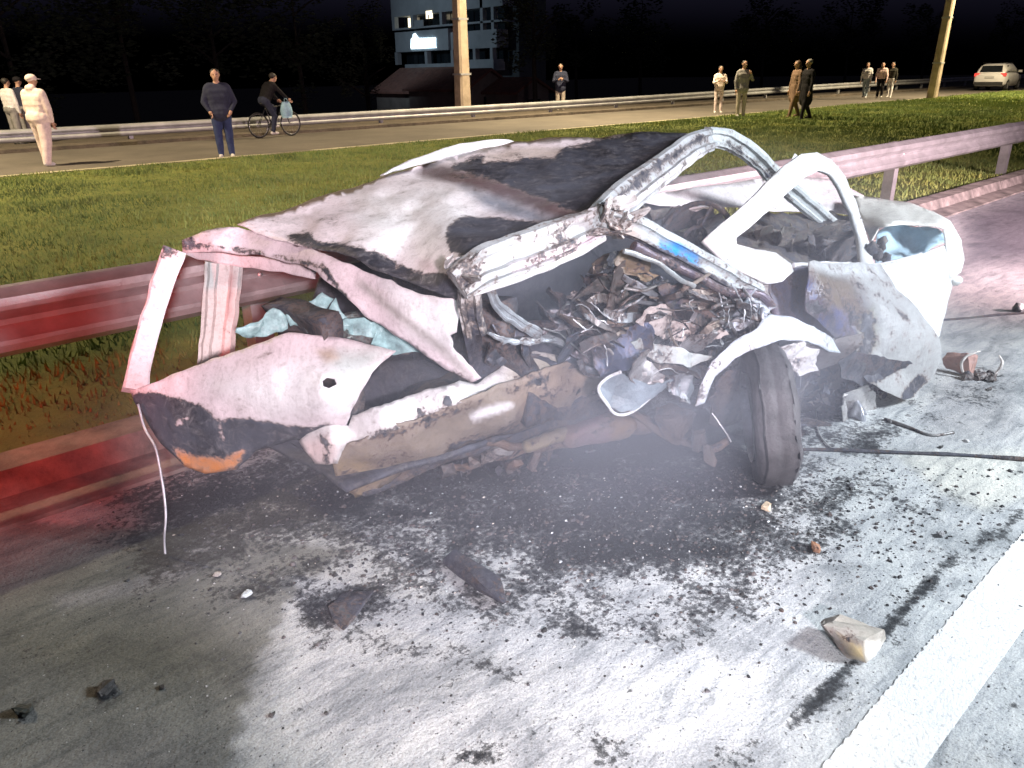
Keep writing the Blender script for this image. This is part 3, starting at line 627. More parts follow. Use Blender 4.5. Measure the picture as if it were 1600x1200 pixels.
# --- sill: bright folded top flange, scorched box below
S('sill_flange', [(468, 690, 2.30), (486, 668, 2.27), (500, 652, 2.24), (545, 664, 2.2), (552, 648, 2.2), (640, 616, 2.14), (718, 596, 2.08), (745, 600, 2.05), (800, 562, 2.02), (835, 550, 2.0), (872, 556, 1.97), (880, 572, 1.95), (820, 592, 1.97), (740, 622, 2.02), (640, 662, 2.09), (560, 690, 2.16), (535, 704, 2.18), (525, 725, 2.2), (490, 725, 2.25)], car, PAINT, inner=[(600, 655, 2.08), (700, 620, 2.02), (520, 690, 2.17)], step=7, jag=1.0, crumple=(.008, 9), folds=(.004, 10), thick=.006, base=(.48, .46, .46), char=.12,
    stains=[([(560, 650), (720, 598), (735, 620), (580, 680)], 15, WHITE), ([(800, 560), (880, 555), (880, 580), (790, 600)], 15, (.36, .33, .27)), (line_poly([(560, 690), (700, 640), (870, 575)], 8), 6, .5), ([(470, 690), (530, 680), (520, 730), (480, 730)], 15, (.6, .48, .47)), ([(690, 622), (703, 618), (705, 632), (694, 634)], 2, 1.0), ([(651, 640), (658, 640), (658, 648), (651, 648)], 1.5, 1.0), (line_poly([(497, 680), (515, 700), (510, 722)], 5), 3, .7)])
S('sill', [(520, 722, 2.2), (540, 698, 2.17), (640, 658, 2.08), (770, 606, 1.99), (884, 566, 1.93), (915, 578, 1.92), (945, 598, 1.92), (938, 622, 1.94), (900, 642, 1.97), (830, 668, 2.02), (760, 690, 2.08), (690, 712, 2.14), (630, 738, 2.2), (590, 768, 2.26), (555, 782, 2.29), (540, 765, 2.27), (525, 748, 2.24)], car, RUSTY, inner=[(640, 705, 2.1), (760, 650, 2.0), (860, 615, 1.94)], holes=[[(838+a*1.2, 601+b) for a, b in ((5, 0), (3, 4), (-2, 5), (-5, 1), (-3, -4), (2, -5))], [(902+a, 610+b) for a, b in ((5, 0), (3, 5), (-2, 5), (-5, 1), (-3, -5), (2, -5))]], step=7, jag=1.0, crumple=(.014, 8), folds=(.010, 8), thick=.006, base=(.20, .16, .13), char=.22,
    stains=[([(820, 570), (920, 575), (935, 610), (850, 640), (790, 640)], 20, (.27, .20, .15)), ([(733, 648), (760, 636), (795, 630), (803, 637), (770, 648), (738, 658)], 4, (.7, .68, .7)), ([(733, 648), (760, 636), (795, 630), (803, 637), (770, 648), (738, 658)], 5, 0), ([(525, 725), (570, 720), (600, 745), (560, 785), (535, 770)], 18, (.28, .20, .11)), (line_poly([(700, 700), (860, 655), (940, 620)], 14), 10, .55), (line_poly([(540, 700), (700, 645), (860, 590)], 8), 6, .5)])
H('sill', [(560, 752, 2.34), (700, 700, 2.25), (850, 655, 2.12), (960, 620, 2.05)], .12, .1, car, RUSTY, prof=BOXP, base=(.07, .055, .045), char=.55, crumple=(.02, 9))
# --- running gear and the lumps of burnt stuff hanging below
def solid(name, cx, cy, Y, r, rz, tilt, mat, base, char, seed, boxy=.6, stains=()):
    """angular cast or pressed part: hull of scattered points, roughened"""
    rnd = random.Random(seed); bmh = bmesh.new(); R = Matrix.Rotation(rz, 3, 'Z')@Matrix.Rotation(tilt, 3, 'Y'); c = Vector(at(cx, cy, Y))
    for _ in range(30):
        v = Vector((rnd.uniform(-1, 1), rnd.uniform(-1, 1), rnd.uniform(-1, 1))); mx = max(abs(v.x), abs(v.y), abs(v.z)); v = v.lerp(v/mx, boxy)*rnd.uniform(.8, 1); bmh.verts.new(R@Vector((v.x*r[0], v.y*r[1], v.z*r[2])))
    bmesh.ops.convex_hull(bmh, input=bmh.verts); bmesh.ops.delete(bmh, geom=[g_ for g_ in bmh.verts if not g_.link_faces], context='VERTS')
    bmesh.ops.subdivide_edges(bmh, edges=bmh.edges, cuts=3, use_grid_fill=True); bmesh.ops.triangulate(bmh, faces=bmh.faces)
    for v in bmh.verts: v.co += noise.noise_vector(v.co*14+Vector((seed, 0, 0)))*min(r)*.28+noise.noise_vector(v.co*45)*min(r)*.10
    me = D.meshes.new(name); bmh.to_mesh(me); bmh.free(); me.transform(Matrix.Translation(c)); paint(me, base, char, stains); return C_(link(name, me, mat, car))
def cyl(name, p0, p1, r, mat, base, char, seed, stains=()):
    a, b_ = Vector(at(*p0)), Vector(at(*p1)); mb = MB(); N = 22; P = [a.lerp(b_, i/(N-1)) for i in range(N)]; mb.tube(P, [r*(.55 if i in (0, N-1) else .9 if i in (1, N-2) else 1) for i in range(N)], 20)
    V = [Vector(v)+noise.noise_vector(Vector(v)*9+Vector((seed, 0, 0)))*r*.4+noise.noise_vector(Vector(v)*40)*r*.07 for v in mb.v]
    me = mesh(name, V, mb.f, True); paint(me, base, char, stains); return C_(link(name, me, mat, car))
cyl('silencer', (880, 682, 2.02), (985, 662, 1.94), .055, RUSTY, (.22, .14, .12), .22, 3, [([(900, 640), (955, 640), (955, 700), (900, 700)], 14, (.20, .12, .13)), ([(955, 640), (1000, 640), (1000, 700), (955, 700)], 8, (.24, .15, .08))])
cyl('burnt_pipe', (815, 700, 2.08), (890, 676, 2.02), .03, RUSTY, (.24, .19, .12), .22, 5)
solid('gearbox', 1050, 660, 1.84, (.15, .09, .07), .3, .2, RUSTY, (.13, .09, .07), .4, 7); solid('gearbox', 1000, 662, 1.92, (.07, .06, .05), .6, .3, RUSTY, (.17, .11, .08), .35, 8)
for q, (x, y, Y, r_, c_) in enumerate(((775, 706, 2.14, .06, (.28, .27, .27)), (745, 720, 2.22, .05, (.16, .14, .13)), (800, 728, 2.2, .05, (.15, .09, .065)), (835, 718, 2.12, .04, (.13, .1, .09)), (1108, 712, 1.62, .045, (.14, .12, .11)), (1090, 688, 1.68, .05, (.09, .08, .075)), (700, 735, 2.3, .05, (.1, .09, .09)))):
    solid('burnt_bracket', x, y, Y, (r_*1.4, r_*.7, r_*.6), q*.7, q*.4, RUSTY, c_, .38, 40+q, .3)
for q, pts in enumerate(([(700, 735, 2.3), (790, 712, 2.2), (880, 690, 2.1), (960, 676, 2.0), (1060, 668, 1.9)], [(760, 690, 2.1), (830, 700, 2.1), (900, 690, 2.04)], [(980, 640, 1.9), (1040, 680, 1.82), (1100, 700, 1.7), (1140, 690, 1.62)])):
    H('exhaust_pipe', pts, .035, .035, car, RUSTY, prof=ROUND, base=(.18, .12, .09), char=.3, crumple=(.012, 12), seed=q)
# floor pan, bulkhead, far side and seats: all burnt black
FLAKE = burnt_material('charred_interior', .7, .0, .8, .25)
def slab(name, pts, mat=None, base=NIGHT, char=.8, div=14, amp=.02, th=.02):
    a, b_, c, d = [np.array(p, float) for p in pts]; V = []
    for k in (0, 1):
        for j in range(div+1):
            for i in range(div+1):
                s, t = i/div, j/div; p = a*(1-s)*(1-t)+b_*s*(1-t)+c*s*t+d*(1-s)*t
                nn = np.cross(b_-a, d-a); nn = nn/np.linalg.norm(nn)
                V.append(p+nn*(amp*2*noise.noise(Vector(p)*5)-k*th))
    n1 = (div+1)**2; W_ = div+1
    f = [(j*W_+i, j*W_+i+1, (j+1)*W_+i+1, (j+1)*W_+i) for j in range(div) for i in range(div)]
    f += [tuple(q+n1 for q in t[::-1]) for t in f]
    for i in range(div):
        for (p, q) in ((i, i+1), (div*W_+i+1, div*W_+i), ((i+1)*W_, i*W_), (i*W_+div, (i+1)*W_+div)): f.append((q, p, p+n1, q+n1))
    me = mesh(name, V, f, True); paint(me, base, char); return C_(link(name, me, mat or FLAKE, car))
slab('floor_pan', [(1.15, 2.15, .26), (4.0, 1.85, .26), (4.1, 3.0, .26), (1.1, 3.05, .26)])
slab('inner_side_panel', [(1.35, 3.02, .26), (4.1, 2.98, .26), (4.0, 2.95, .86), (1.6, 2.98, .82)])
slab('bulkhead', [(3.25, 1.85, .3), (3.25, 2.95, .3), (3.35, 2.95, .86), (3.35, 1.95, .78)])
slab('dashboard', [(2.95, 1.85, .62), (3.4, 1.95, .72), (3.4, 2.95, .84), (2.95, 2.95, .8)], amp=.05)
slab('rear_floor', [(1.2, 2.3, .28), (1.9, 2.25, .36), (1.9, 3.0, .40), (1.15, 3.0, .3)])
for (x, y) in ((2.1, 2.15), (2.2, 2.62), (1.55, 2.45)):
    slab('seat_back', [(x-.2, y-.2, .35), (x-.2, y+.2, .35), (x-.3, y+.17, .85), (x-.3, y-.17, .85)], base=(.07, .065, .075), char=.5, amp=.04, th=.08)
    slab('seat_base', [(x-.2, y-.2, .40), (x+.3, y-.2, .45), (x+.3, y+.2, .45), (x-.2, y+.2, .40)], base=(.08, .06, .06), char=.5, amp=.04, th=.1)
S('inner_side_panel', [(535, 652, 2.42), (560, 610, 2.45), (600, 565, 2.5), (660, 560, 2.5), (740, 590, 2.4), (720, 600, 2.38), (600, 650, 2.4)], car, FLAKE, step=10, base=NIGHT, char=.85)
S('inner_door_panel', [(722, 520, 2.02), (760, 500, 2.04), (860, 540, 2.05), (930, 560, 2.02), (950, 600, 2.0), (880, 590, 2.02), (800, 585, 2.05), (740, 590, 2.06)], car, FLAKE, step=10, base=(.05, .055, .07), char=.7)

# --- torn heap of bodywork and engine between the pillars and the front wheel
S('torn_trim', [(962, 398, 1.74), (985, 392, 1.72), (1005, 410, 1.72), (1012, 438, 1.73), (990, 448, 1.76), (972, 430, 1.77)], car, RUSTY, step=5, jag=1.2, facet=(.09, 6), crumple=(.006, 14), base=(.18, .13, .08), char=.25, stains=[(line_poly([(962, 400), (975, 440), (990, 470)], 9), 4, (.55, .52, .46)), (line_poly([(995, 400), (1010, 430)], 8), 4, .6)])
S('torn_trim', [(948, 430, 1.80), (965, 410, 1.78), (985, 450, 1.78), (1010, 478, 1.77), (1012, 500, 1.78), (960, 502, 1.82), (930, 490, 1.85), (938, 455, 1.84)], car, BARE, step=5, jag=1.2, facet=(.09, 6), crumple=(.006, 14), base=(.17, .16, .155), char=.3)
S('torn_panel', [(1003, 460, 1.72), (1030, 450, 1.71), (1062, 445, 1.7), (1085, 440, 1.69), (1100, 462, 1.67), (1108, 490, 1.66), (1112, 516, 1.65), (1085, 505, 1.67), (1060, 498, 1.69), (1030, 478, 1.71)], car, RUSTY, step=5, jag=1.2, facet=(.09, 6), crumple=(.006, 14), base=(.10, .065, .055), char=.3, stains=[([(1005, 458), (1060, 450), (1068, 497), (1030, 478)], 7, (.05, .05, .08))])
S('torn_panel', [(992, 505, 1.70), (1008, 485, 1.70), (1025, 478, 1.69), (1060, 500, 1.66), (1102, 508, 1.63), (1114, 530, 1.62), (1090, 542, 1.63), (1040, 526, 1.66)], car, PAINT, step=5, jag=2, facet=(.09, 6), crumple=(.006, 14), base=(.33, .28, .27), char=.36, stains=[([(1050, 520), (1115, 510), (1115, 545), (1060, 540)], 8, .55)])
S('torn_panel', [(1096, 462, 1.66), (1118, 452, 1.65), (1132, 470, 1.63), (1142, 492, 1.62), (1122, 522, 1.62), (1108, 495, 1.64)], car, BARE, step=5, jag=1.2, facet=(.09, 6), crumple=(.006, 14), base=(.13, .14, .15), char=.3)
S('torn_panel', [(1092, 424, 1.72), (1118, 413, 1.70), (1150, 430, 1.68), (1168, 448, 1.67), (1140, 458, 1.68), (1110, 440, 1.7)], car, RUSTY, step=5, jag=1.2, facet=(.09, 6), crumple=(.006, 14), base=(.12, .085, .07), char=.3)
S('foil_shield', [(1138, 514, 1.60), (1148, 482, 1.60), (1162, 460, 1.60), (1190, 463, 1.57), (1195, 486, 1.55), (1172, 505, 1.56), (1152, 518, 1.58)], car, BARE, step=5, jag=1.2, facet=(.09, 6), crumple=(.006, 14), base=(.38, .42, .48), char=.25)
S('torn_panel', [(1000, 530, 1.68), (1012, 525, 1.67), (1040, 540, 1.65), (1062, 552, 1.62), (1090, 568, 1.6), (1060, 580, 1.62), (1030, 570, 1.65), (1012, 552, 1.68)], car, PAINT, step=5, jag=1.2, facet=(.09, 6), crumple=(.006, 14), base=(.30, .33, .33), char=.3)
S('torn_panel', [(925, 538, 1.84), (955, 520, 1.8), (992, 508, 1.74), (1004, 528, 1.7), (1006, 552, 1.7), (975, 580, 1.72), (940, 592, 1.78), (926, 570, 1.82)], car, BARE, step=5, jag=1.2, facet=(.09, 6), crumple=(.006, 14), base=(.06, .075, .13), char=.35)
S('torn_panel', [(966, 580, 1.70), (984, 560, 1.69), (1002, 551, 1.68), (1018, 566, 1.66), (1036, 588, 1.64), (1030, 600, 1.64), (1000, 606, 1.67)], car, BARE, step=5, jag=1.2, facet=(.09, 6), crumple=(.006, 14), base=(.22, .21, .215), char=.25, stains=[([(1010, 560), (1030, 578), (1020, 588), (1004, 572)], 4, WHITE)])
pane = S('glass_pane', [(936, 606, 1.74), (950, 592, 1.72), (970, 583, 1.70), (1002, 606, 1.68), (1034, 600, 1.65), (1012, 622, 1.67), (988, 642, 1.69), (964, 646, 1.71), (948, 628, 1.73)], car, simple('frosted_laminated_glass', (.16, .19, .22), .3, 0, .4, 12, .004, 60), step=5, jag=1.2, facet=(.09, 6), crumple=(.006, 14), thick=.006)
H('pane_edge', [(970, 582, 1.698), (950, 591, 1.716), (936, 607, 1.735), (948, 629, 1.725), (964, 647, 1.705), (988, 643, 1.685), (1014, 622, 1.665)], .012, .008, car, PAINT, prof=ROUND, base=(.6, .62, .64), char=.15, k=6)
S('glass_pane', [(1016, 620, 1.66), (1040, 592, 1.64), (1062, 584, 1.62), (1082, 588, 1.6), (1086, 612, 1.59), (1076, 632, 1.6), (1046, 624, 1.63)], car, BARE, step=5, jag=1.2, facet=(.09, 6), crumple=(.006, 14), base=(.30, .32, .35), char=.32)
S('torn_panel', [(905, 470, 1.92), (940, 455, 1.88), (935, 500, 1.88), (960, 510, 1.84), (930, 540, 1.88), (895, 530, 1.94), (880, 500, 1.96)], car, RUSTY, step=5, jag=2, facet=(.09, 6), crumple=(.006, 14), base=(.22, .18, .18), char=.35)
S('torn_panel', [(870, 540, 1.94), (905, 520, 1.9), (935, 545, 1.86), (930, 585, 1.84), (900, 570, 1.9)], car, BARE, step=5, jag=1.2, facet=(.09, 6), crumple=(.006, 14), base=(.14, .15, .19), char=.4)
C_(link('tow_eye', (lambda mb: (mb.torus(at(1194, 494, 1.52), (.3, -.8, .3), .03, .008, 20, 8), mesh('tow_eye', mb.v, mb.f, True))[1])(MB()), simple('bare_scorched_steel', (.35, .36, .4), .4, .7, .4, 20), car))
# random shreds filling the heap: far too small to pick apart
def shreds(name, N, region, Yf, smin, smax, mat, seed, cols, char=.3):
    rnd = random.Random(seed); V = []; Fc = []; cc = []
    xs_ = [p[0] for p in region]; ys_ = [p[1] for p in region]; k = 0
    while k < N:
        x, y = rnd.uniform(min(xs_), max(xs_)), rnd.uniform(min(ys_), max(ys_))
        if poly_sd(np.array([[x, y]]), region)[0] > 0: continue
        k += 1; p = Vector(at(x, y, Yf(x, y)+rnd.uniform(-.05, .10))); s = rnd.uniform(smin, smax)
        R = Matrix.Rotation(rnd.uniform(0, 6.3), 3, 'X')@Matrix.Rotation(rnd.uniform(0, 6.3), 3, 'Z')@Matrix.Rotation(rnd.uniform(0, 6.3), 3, 'Y')
        b0 = len(V); nn = rnd.randint(4, 6); el = rnd.uniform(.4, 2.2)
        top = []
        for j in range(nn):
            a = 2*math.pi*j/nn+rnd.uniform(-.3, .3); r0 = s*rnd.uniform(.5, 1.1); top.append(Vector((math.cos(a)*r0*el, math.sin(a)*r0, rnd.uniform(-.35, .35)*s)))
        V += [p+R@t for t in top]+[p+R@(t*.92+Vector((0, 0, -.003))) for t in top]
        Fc += [tuple(b0+j for j in range(nn)), tuple(b0+nn+j for j in range(nn-1, -1, -1))]+[(b0+(j+1) % nn, b0+j, b0+nn+j, b0+nn+(j+1) % nn) for j in range(nn)]
        c = rnd.choice(cols); cc += [(*c, char*rnd.uniform(.3, 1.7))]*(2*nn)
    me = mesh(name, V, Fc); a = me.attributes.new('paint', 'FLOAT_COLOR', 'POINT'); a.data.foreach_set('color', np.array(cc, float).ravel())
    o = link(name, me, mat, car); o['kind'] = 'stuff'; return C_(o)
# the crushed door and seat metal filling the opening left of the heap
for q, (x, y, Y, a, b_, c_, rt) in enumerate(((800, 520, 1.98, 44, 20, (.10, .115, .15), .3), (860, 500, 1.98, 40, 24, (.16, .17, .2), .5), (830, 560, 1.96, 50, 18, (.08, .09, .12), .3), (890, 555, 1.92, 44, 26, (.12, .14, .18), .5), (900, 500, 1.95, 34, 28, (.2, .17, .16), -.4), (925, 470, 1.92, 28, 30, (.22, .21, .2), .2), (870, 470, 2.05, 44, 24, (.13, .1, .1), .1), (920, 580, 1.86, 34, 18, (.2, .22, .26), .5), (780, 560, 2.02, 40, 16, (.07, .08, .1), .2), (930, 425, 1.95, 26, 22, (.16, .13, .1), .9), (1140, 545, 1.58, 24, 16, (.3, .31, .34), -.5), (1110, 560, 1.6, 26, 16, (.18, .19, .21), -.3), (1075, 545, 1.64, 24, 18, (.36, .36, .38), .2))):
    crump('torn_panel', x, y, Y, a, b_, BARE, c_, .32, 700+q, .13, 8, 6, rt)
S('inner_wing', [(1196, 446, 1.74), (1240, 416, 1.78), (1300, 425, 1.74), (1320, 500, 1.62), (1300, 545, 1.56), (1240, 520, 1.62), (1205, 490, 1.68)], car, RUSTY, step=6, facet=(.07, 7), crumple=(.006, 12), base=(.10, .10, .15), char=.3, stains=[([(1250, 430), (1310, 440), (1310, 500), (1260, 480)], 14, (.16, .12, .08))])
# bent strips, hoses and rods tangled through the heap
rs = random.Random(21)
for k in range(95):
    x, y = rs.uniform(900, 1200), rs.uniform(430, 600)
    if poly_sd(np.array([[x, y]]), [(890, 500), (960, 410), (1060, 440), (1190, 465), (1190, 500), (1110, 560), (1070, 600), (960, 600)])[0] > 0: continue
    a = rs.uniform(-.9, .9)+(math.pi if rs.random() < .3 else 0); L = rs.uniform(18, 48); Y0 = 1.90-.0011*(x-890); cv = rs.uniform(-14, 14)
    pts = [(x-math.cos(a)*L, y-math.sin(a)*L, Y0+rs.uniform(-.06, .02)), (x+math.sin(a)*cv, y-math.cos(a)*cv, Y0-.05+rs.uniform(-.05, .03)), (x+math.cos(a)*L, y+math.sin(a)*L, Y0+rs.uniform(-.06, .04))]
    kind = rs.choice(('bent_strip', 'bent_strip', 'hose', 'rod')); c0 = rs.choice(((.3, .32, .35), (.06, .055, .06), (.15, .12, .1), (.03, .03, .035), (.2, .19, .19)))
    if kind == 'bent_strip': H(kind, pts, rs.uniform(.015, .04), .006, car, BARE, prof=BOXP, base=c0, char=.3, crumple=(.008, 20), twist=(rs.uniform(-1, 1), rs.uniform(-1, 1)), k=6)
    else: H(kind, pts, *([rs.uniform(.006, .016)]*2), car, BARE if kind == 'rod' else FLAKE, prof=ROUND, base=c0, char=.25, k=6)
COLS = [(.34, .35, .37), (.12, .12, .14), (.07, .055, .05), (.18, .15, .13), (.04, .04, .055), (.4, .38, .38), (.05, .05, .05)]
shreds('shredded_metal', 700, [(880, 470), (960, 400), (1010, 420), (1060, 450), (1180, 460), (1210, 500), (1140, 560), (1090, 600), (1000, 600), (930, 590), (890, 540)], lambda x, y: 1.98-.0012*(x-880), .008, .035, BARE, 3, COLS, .4)
shreds('engine_scrap', 620, [(1090, 640), (1130, 580), (1190, 548), (1300, 540), (1390, 600), (1380, 640), (1290, 650), (1250, 620), (1150, 620)], lambda x, y: 1.70-.0008*(x-1100), .008, .03, RUSTY, 5, COLS, .45)
shreds('underbody_scrap', 160, [(700, 690), (860, 660), (1000, 690), (1080, 700), (1000, 720), (820, 740), (720, 745)], lambda x, y: 2.25-.0007*(x-700), .008, .03, RUSTY, 8, [(.12, .08, .065), (.07, .06, .055), (.2, .19, .19), (.04, .04, .04)], .5)

# fine wire strands left of the burnt wiring loom
rs = random.Random(77)
for k in range(34):
    x, y = rs.uniform(890, 1200), rs.uniform(430, 620)
    if poly_sd(np.array([[x, y]]), [(880, 500), (960, 410), (1060, 440), (1190, 465), (1190, 500), (1110, 580), (1070, 620), (940, 610)])[0] > 0: continue
    a = rs.uniform(0, 6.3); L = rs.uniform(8, 34); Y0 = 1.84-.0011*(x-890)
    H('wire', [(x+math.cos(a)*L*q+rs.uniform(-7, 7), y+math.sin(a)*L*q+rs.uniform(-7, 7), Y0+rs.uniform(-.06, .03)) for q in (-1, -.3, .3, 1)], *([rs.uniform(.003, .006)]*2), car, BARE, prof=ROUND, base=rs.choice(((.6, .62, .65), (.4, .42, .45), (.05, .05, .06))), char=.1, k=5, crumple=(.006, 40))
# --- front wing lip over the wheel, inner arch
S('front_wing_lip', [(1086, 636, 1.50), (1096, 600, 1.50), (1112, 566, 1.50), (1140, 538, 1.50), (1180, 512, 1.50), (1204, 489, 1.52), (1235, 496, 1.48), (1270, 510, 1.44), (1298, 528, 1.42), (1312, 552, 1.40), (1296, 550, 1.41), (1262, 532, 1.43), (1222, 532, 1.45), (1180, 545, 1.46), (1146, 562, 1.47), (1118, 590, 1.48), (1100, 630, 1.49)], car, PAINT, inner=[(1200, 515, 1.46), (1150, 545, 1.475)], step=6, crumple=(.008, 9), folds=(.006, 9), base=(.50, .54, .60), char=.14, stains=[([(1190, 520), (1180, 545), (1130, 580), (1120, 570)], 5, (.45, .45, .5)), ([(1110, 560), (1180, 500), (1160, 500), (1100, 560)], 8, (.3, .32, .38))])
S('wheel_arch', [(1100, 632, 1.62), (1130, 585, 1.62), (1190, 552, 1.58), (1260, 538, 1.54), (1310, 556, 1.50), (1330, 600, 1.5), (1290, 645, 1.6), (1240, 650, 1.66), (1160, 660, 1.7), (1110, 660, 1.7)], car, RUSTY, step=9, crumple=(.04, 9), folds=(.03, 8), base=(.12, .10, .09), char=.45)
crump('suspension_strut', 1278, 556, 1.46, 34, 30, RUSTY, (.16, .14, .14), .3, 51, .12, 9, 7)
S('inner_wing', [(1215, 545, 1.47), (1245, 536, 1.46), (1262, 552, 1.45), (1256, 585, 1.46), (1240, 590, 1.47)], car, PAINT, step=5, jag=1.2, facet=(.09, 6), crumple=(.006, 14), base=(.55, .54, .55), char=.2)
# --- front wheel turned outwards, tyre burnt smooth
wc = Vector(on_ground(1198, 762)); wax = Vector((_r[0], _r[1], 0)).normalized()
Rz = Matrix.Rotation(rad(-8), 3, 'Z'); wax = (Rz@wax+Vector((0, 0, .15))).normalized(); fwd = Vector((_f[0], _f[1], 0)).normalized()
WR, WW = .285, .07; cw = wc+fwd*.10+Vector((0, 0, WR-.003))
RUB = simple('burnt_tyre_rubber', (.05, .047, .05), .6, 0, .75, 7, .006, 45)
wheel = D.objects.new('front_wheel', None); COL.objects.link(wheel); wheel.parent = car; C_(wheel)
cw += Vector((_r[0], _r[1], 0))*.01; mb = MB(); mb.lathe((0, 0, 0), wax, [(.185, -WW), (.215, -WW-.012), (.25, -WW-.010), (.272, -WW+.008), (.281, -WW+.03), (WR, -.055), (WR-.002, -.05), (WR-.002, -.042), (WR, -.037), (WR+.001, -.008), (WR-.002, -.003), (WR-.002, .006), (WR, .011), (WR, .04), (WR-.002, .045), (WR-.002, .053), (WR-.001, .058), (.28, WW-.03), (.272, WW-.008), (.25, WW+.010), (.215, WW+.012), (.185, WW), (.185, -WW)], 48)
tv = []
for q in mb.v:
    v = Vector(q); v += noise.noise_vector(v*7)*.014+noise.noise_vector(v*30)*.004; v.z = max(v.z, -WR+.012*0); tv.append(v+cw)
ty = link('tyre', mesh('tyre', tv, mb.f, True), RUB, wheel)
mb = MB(); off = cw
mb.lathe(off, wax, [(.187, -.09), (.18, -.085), (.17, -.04), (.17, .04), (.18, .085), (.187, .09), (.15, .06), (.06, .05), (.03, .07), (0, .07)], 36)
link('rim', mesh('rim', mb.v, mb.f, True), simple('scorched_rim', (.3, .3, .32), .45, .6, .5, 15), wheel)
# wire bead sticking out of the burnt tyre
for pts in ([(1112, 645, 1.55), (1130, 670, 1.5), (1142, 690, 1.45)], [(1222, 648, 1.42), (1230, 690, 1.38), (1240, 735, 1.33)]):
    H('wire', pts, .006, .006, car, BARE, prof=ROUND, base=(.7, .7, .72))
# hub, disc and brake of the other corner, fallen low
mb = MB(); hc = at(1335, 650, 1.46); mb.lathe(hc, (.75, -.6, .15), [(0, .05), (.03, .05), (.035, .02), (.06, .015), (.10, .01), (.105, 0), (.10, -.015), (.05, -.02), (.045, -.06), (0, -.06)], 30)
C_(link('brake_disc', mesh('brake_disc', mb.v, mb.f, True), simple('bare_scorched_steel', (.35, .36, .4), .4, .7, .4, 20), car))
S('brake_shield', [(1300, 640, 1.48), (1318, 615, 1.47), (1345, 605, 1.45), (1358, 622, 1.43), (1365, 650, 1.42), (1368, 672, 1.42), (1352, 670, 1.43), (1350, 640, 1.44), (1335, 632, 1.46), (1325, 655, 1.47), (1330, 682, 1.47), (1310, 668, 1.48)], car, BARE, step=5, jag=1.2, facet=(.09, 6), crumple=(.006, 14), base=(.6, .58, .57), char=.18)
for x, y, r0 in ((1240, 655, .07), (1225, 680, .05), (1300, 665, .05)):
    crump('burnt_bracket', x, y, 1.55, r0*420, r0*380, RUSTY, (.08, .075, .075), .5, int(x), .12)

# --- front end: crushed wing with heat tints, bent white door frame, bonnet and bumper corner
S('crushed_wing', [(1236, 420, 1.66), (1262, 414, 1.66), (1310, 414, 1.66), (1366, 416, 1.64), (1390, 440, 1.55), (1412, 470, 1.48), (1436, 508, 1.40), (1450, 535, 1.36), (1450, 570, 1.34), (1440, 600, 1.33), (1420, 622, 1.34), (1395, 628, 1.36), (1365, 612, 1.40), (1345, 596, 1.42), (1328, 560, 1.46), (1308, 530, 1.50), (1268, 505, 1.56), (1242, 490, 1.60), (1238, 455, 1.64)], car, PAINT, inner=[(1300, 460, 1.52), (1360, 520, 1.44), (1400, 560, 1.38), (1290, 440, 1.58)], step=6, crumple=(.008, 9), facet=(.10, 9), base=(.30, .30, .30), char=.16,
    stains=[([(1230, 425), (1300, 428), (1345, 450), (1372, 500), (1350, 560), (1320, 580), (1240, 510)], 16, (.055, .05, .06)), ([(1240, 430), (1270, 435), (1290, 480), (1300, 530), (1262, 500), (1240, 480)], 10, (.055, .06, .15)), ([(1270, 425), (1330, 440), (1350, 500), (1330, 520), (1300, 480)], 12, (.12, .085, .055)), ([(1300, 480), (1330, 490), (1340, 530), (1310, 530)], 8, (.07, .075, .17)), ([(1270, 412), (1370, 414), (1380, 432), (1300, 430)], 8, (.45, .46, .47)),  # left part: a hollow's darkness painted onto the wing
        ([(1236, 428), (1300, 432), (1350, 470), (1365, 540), (1320, 560), (1250, 505)], 25, .34), (line_poly([(1355, 490), (1358, 520), (1350, 560)], 14), 5, .8), ([(1340, 500), (1365, 480), (1372, 540), (1345, 560)], 8, (.2, .2, .15)), ([(1314, 552), (1345, 558), (1380, 568), (1408, 574), (1375, 592), (1345, 600), (1322, 585)], 5, 1.1), (line_poly([(1440, 590), (1420, 615), (1408, 632)], 16), 5, .9), (line_poly([(1330, 440), (1380, 465), (1420, 500)], 5), 4, .6), ([(1255, 480), (1275, 470), (1290, 482), (1270, 492)], 4, .7)])
S('torn_liner', [(1300, 562, 1.44), (1320, 548, 1.43), (1350, 556, 1.41), (1385, 566, 1.38), (1408, 574, 1.36), (1380, 590, 1.38), (1345, 604, 1.41), (1318, 590, 1.44)], car, FLAKE, step=5, jag=2, facet=(.09, 6), crumple=(.006, 14), base=(.02, .022, .05), char=.6)
S('front_wing', [(1366, 416, 1.62), (1400, 408, 1.58), (1440, 397, 1.52), (1476, 382, 1.47), (1490, 400, 1.44), (1488, 440, 1.42), (1478, 490, 1.40), (1466, 525, 1.38), (1452, 542, 1.365), (1440, 515, 1.40), (1418, 478, 1.45), (1395, 446, 1.53)], car, PAINT, inner=[(1440, 450, 1.46)], step=8, crumple=(.008, 6), folds=(.006, 5), base=(.68, .68, .69), stains=[(line_poly([(1455, 400), (1480, 440)], 30), 25, (.7, .7, .7))])
S('bumper_corner', [(1474, 360, 1.48), (1492, 358, 1.45), (1502, 375, 1.42), (1506, 405, 1.40), (1502, 425, 1.40), (1486, 436, 1.415), (1480, 400, 1.45)], car, PAINT, step=6, crumple=(.006, 7), base=(.74, .72, .70))
lump('fog_lamp', (1490, 438, 1.42), (.035, .04, .025), car, PAINT, (.6, .6, .58), .15, 61, .2)
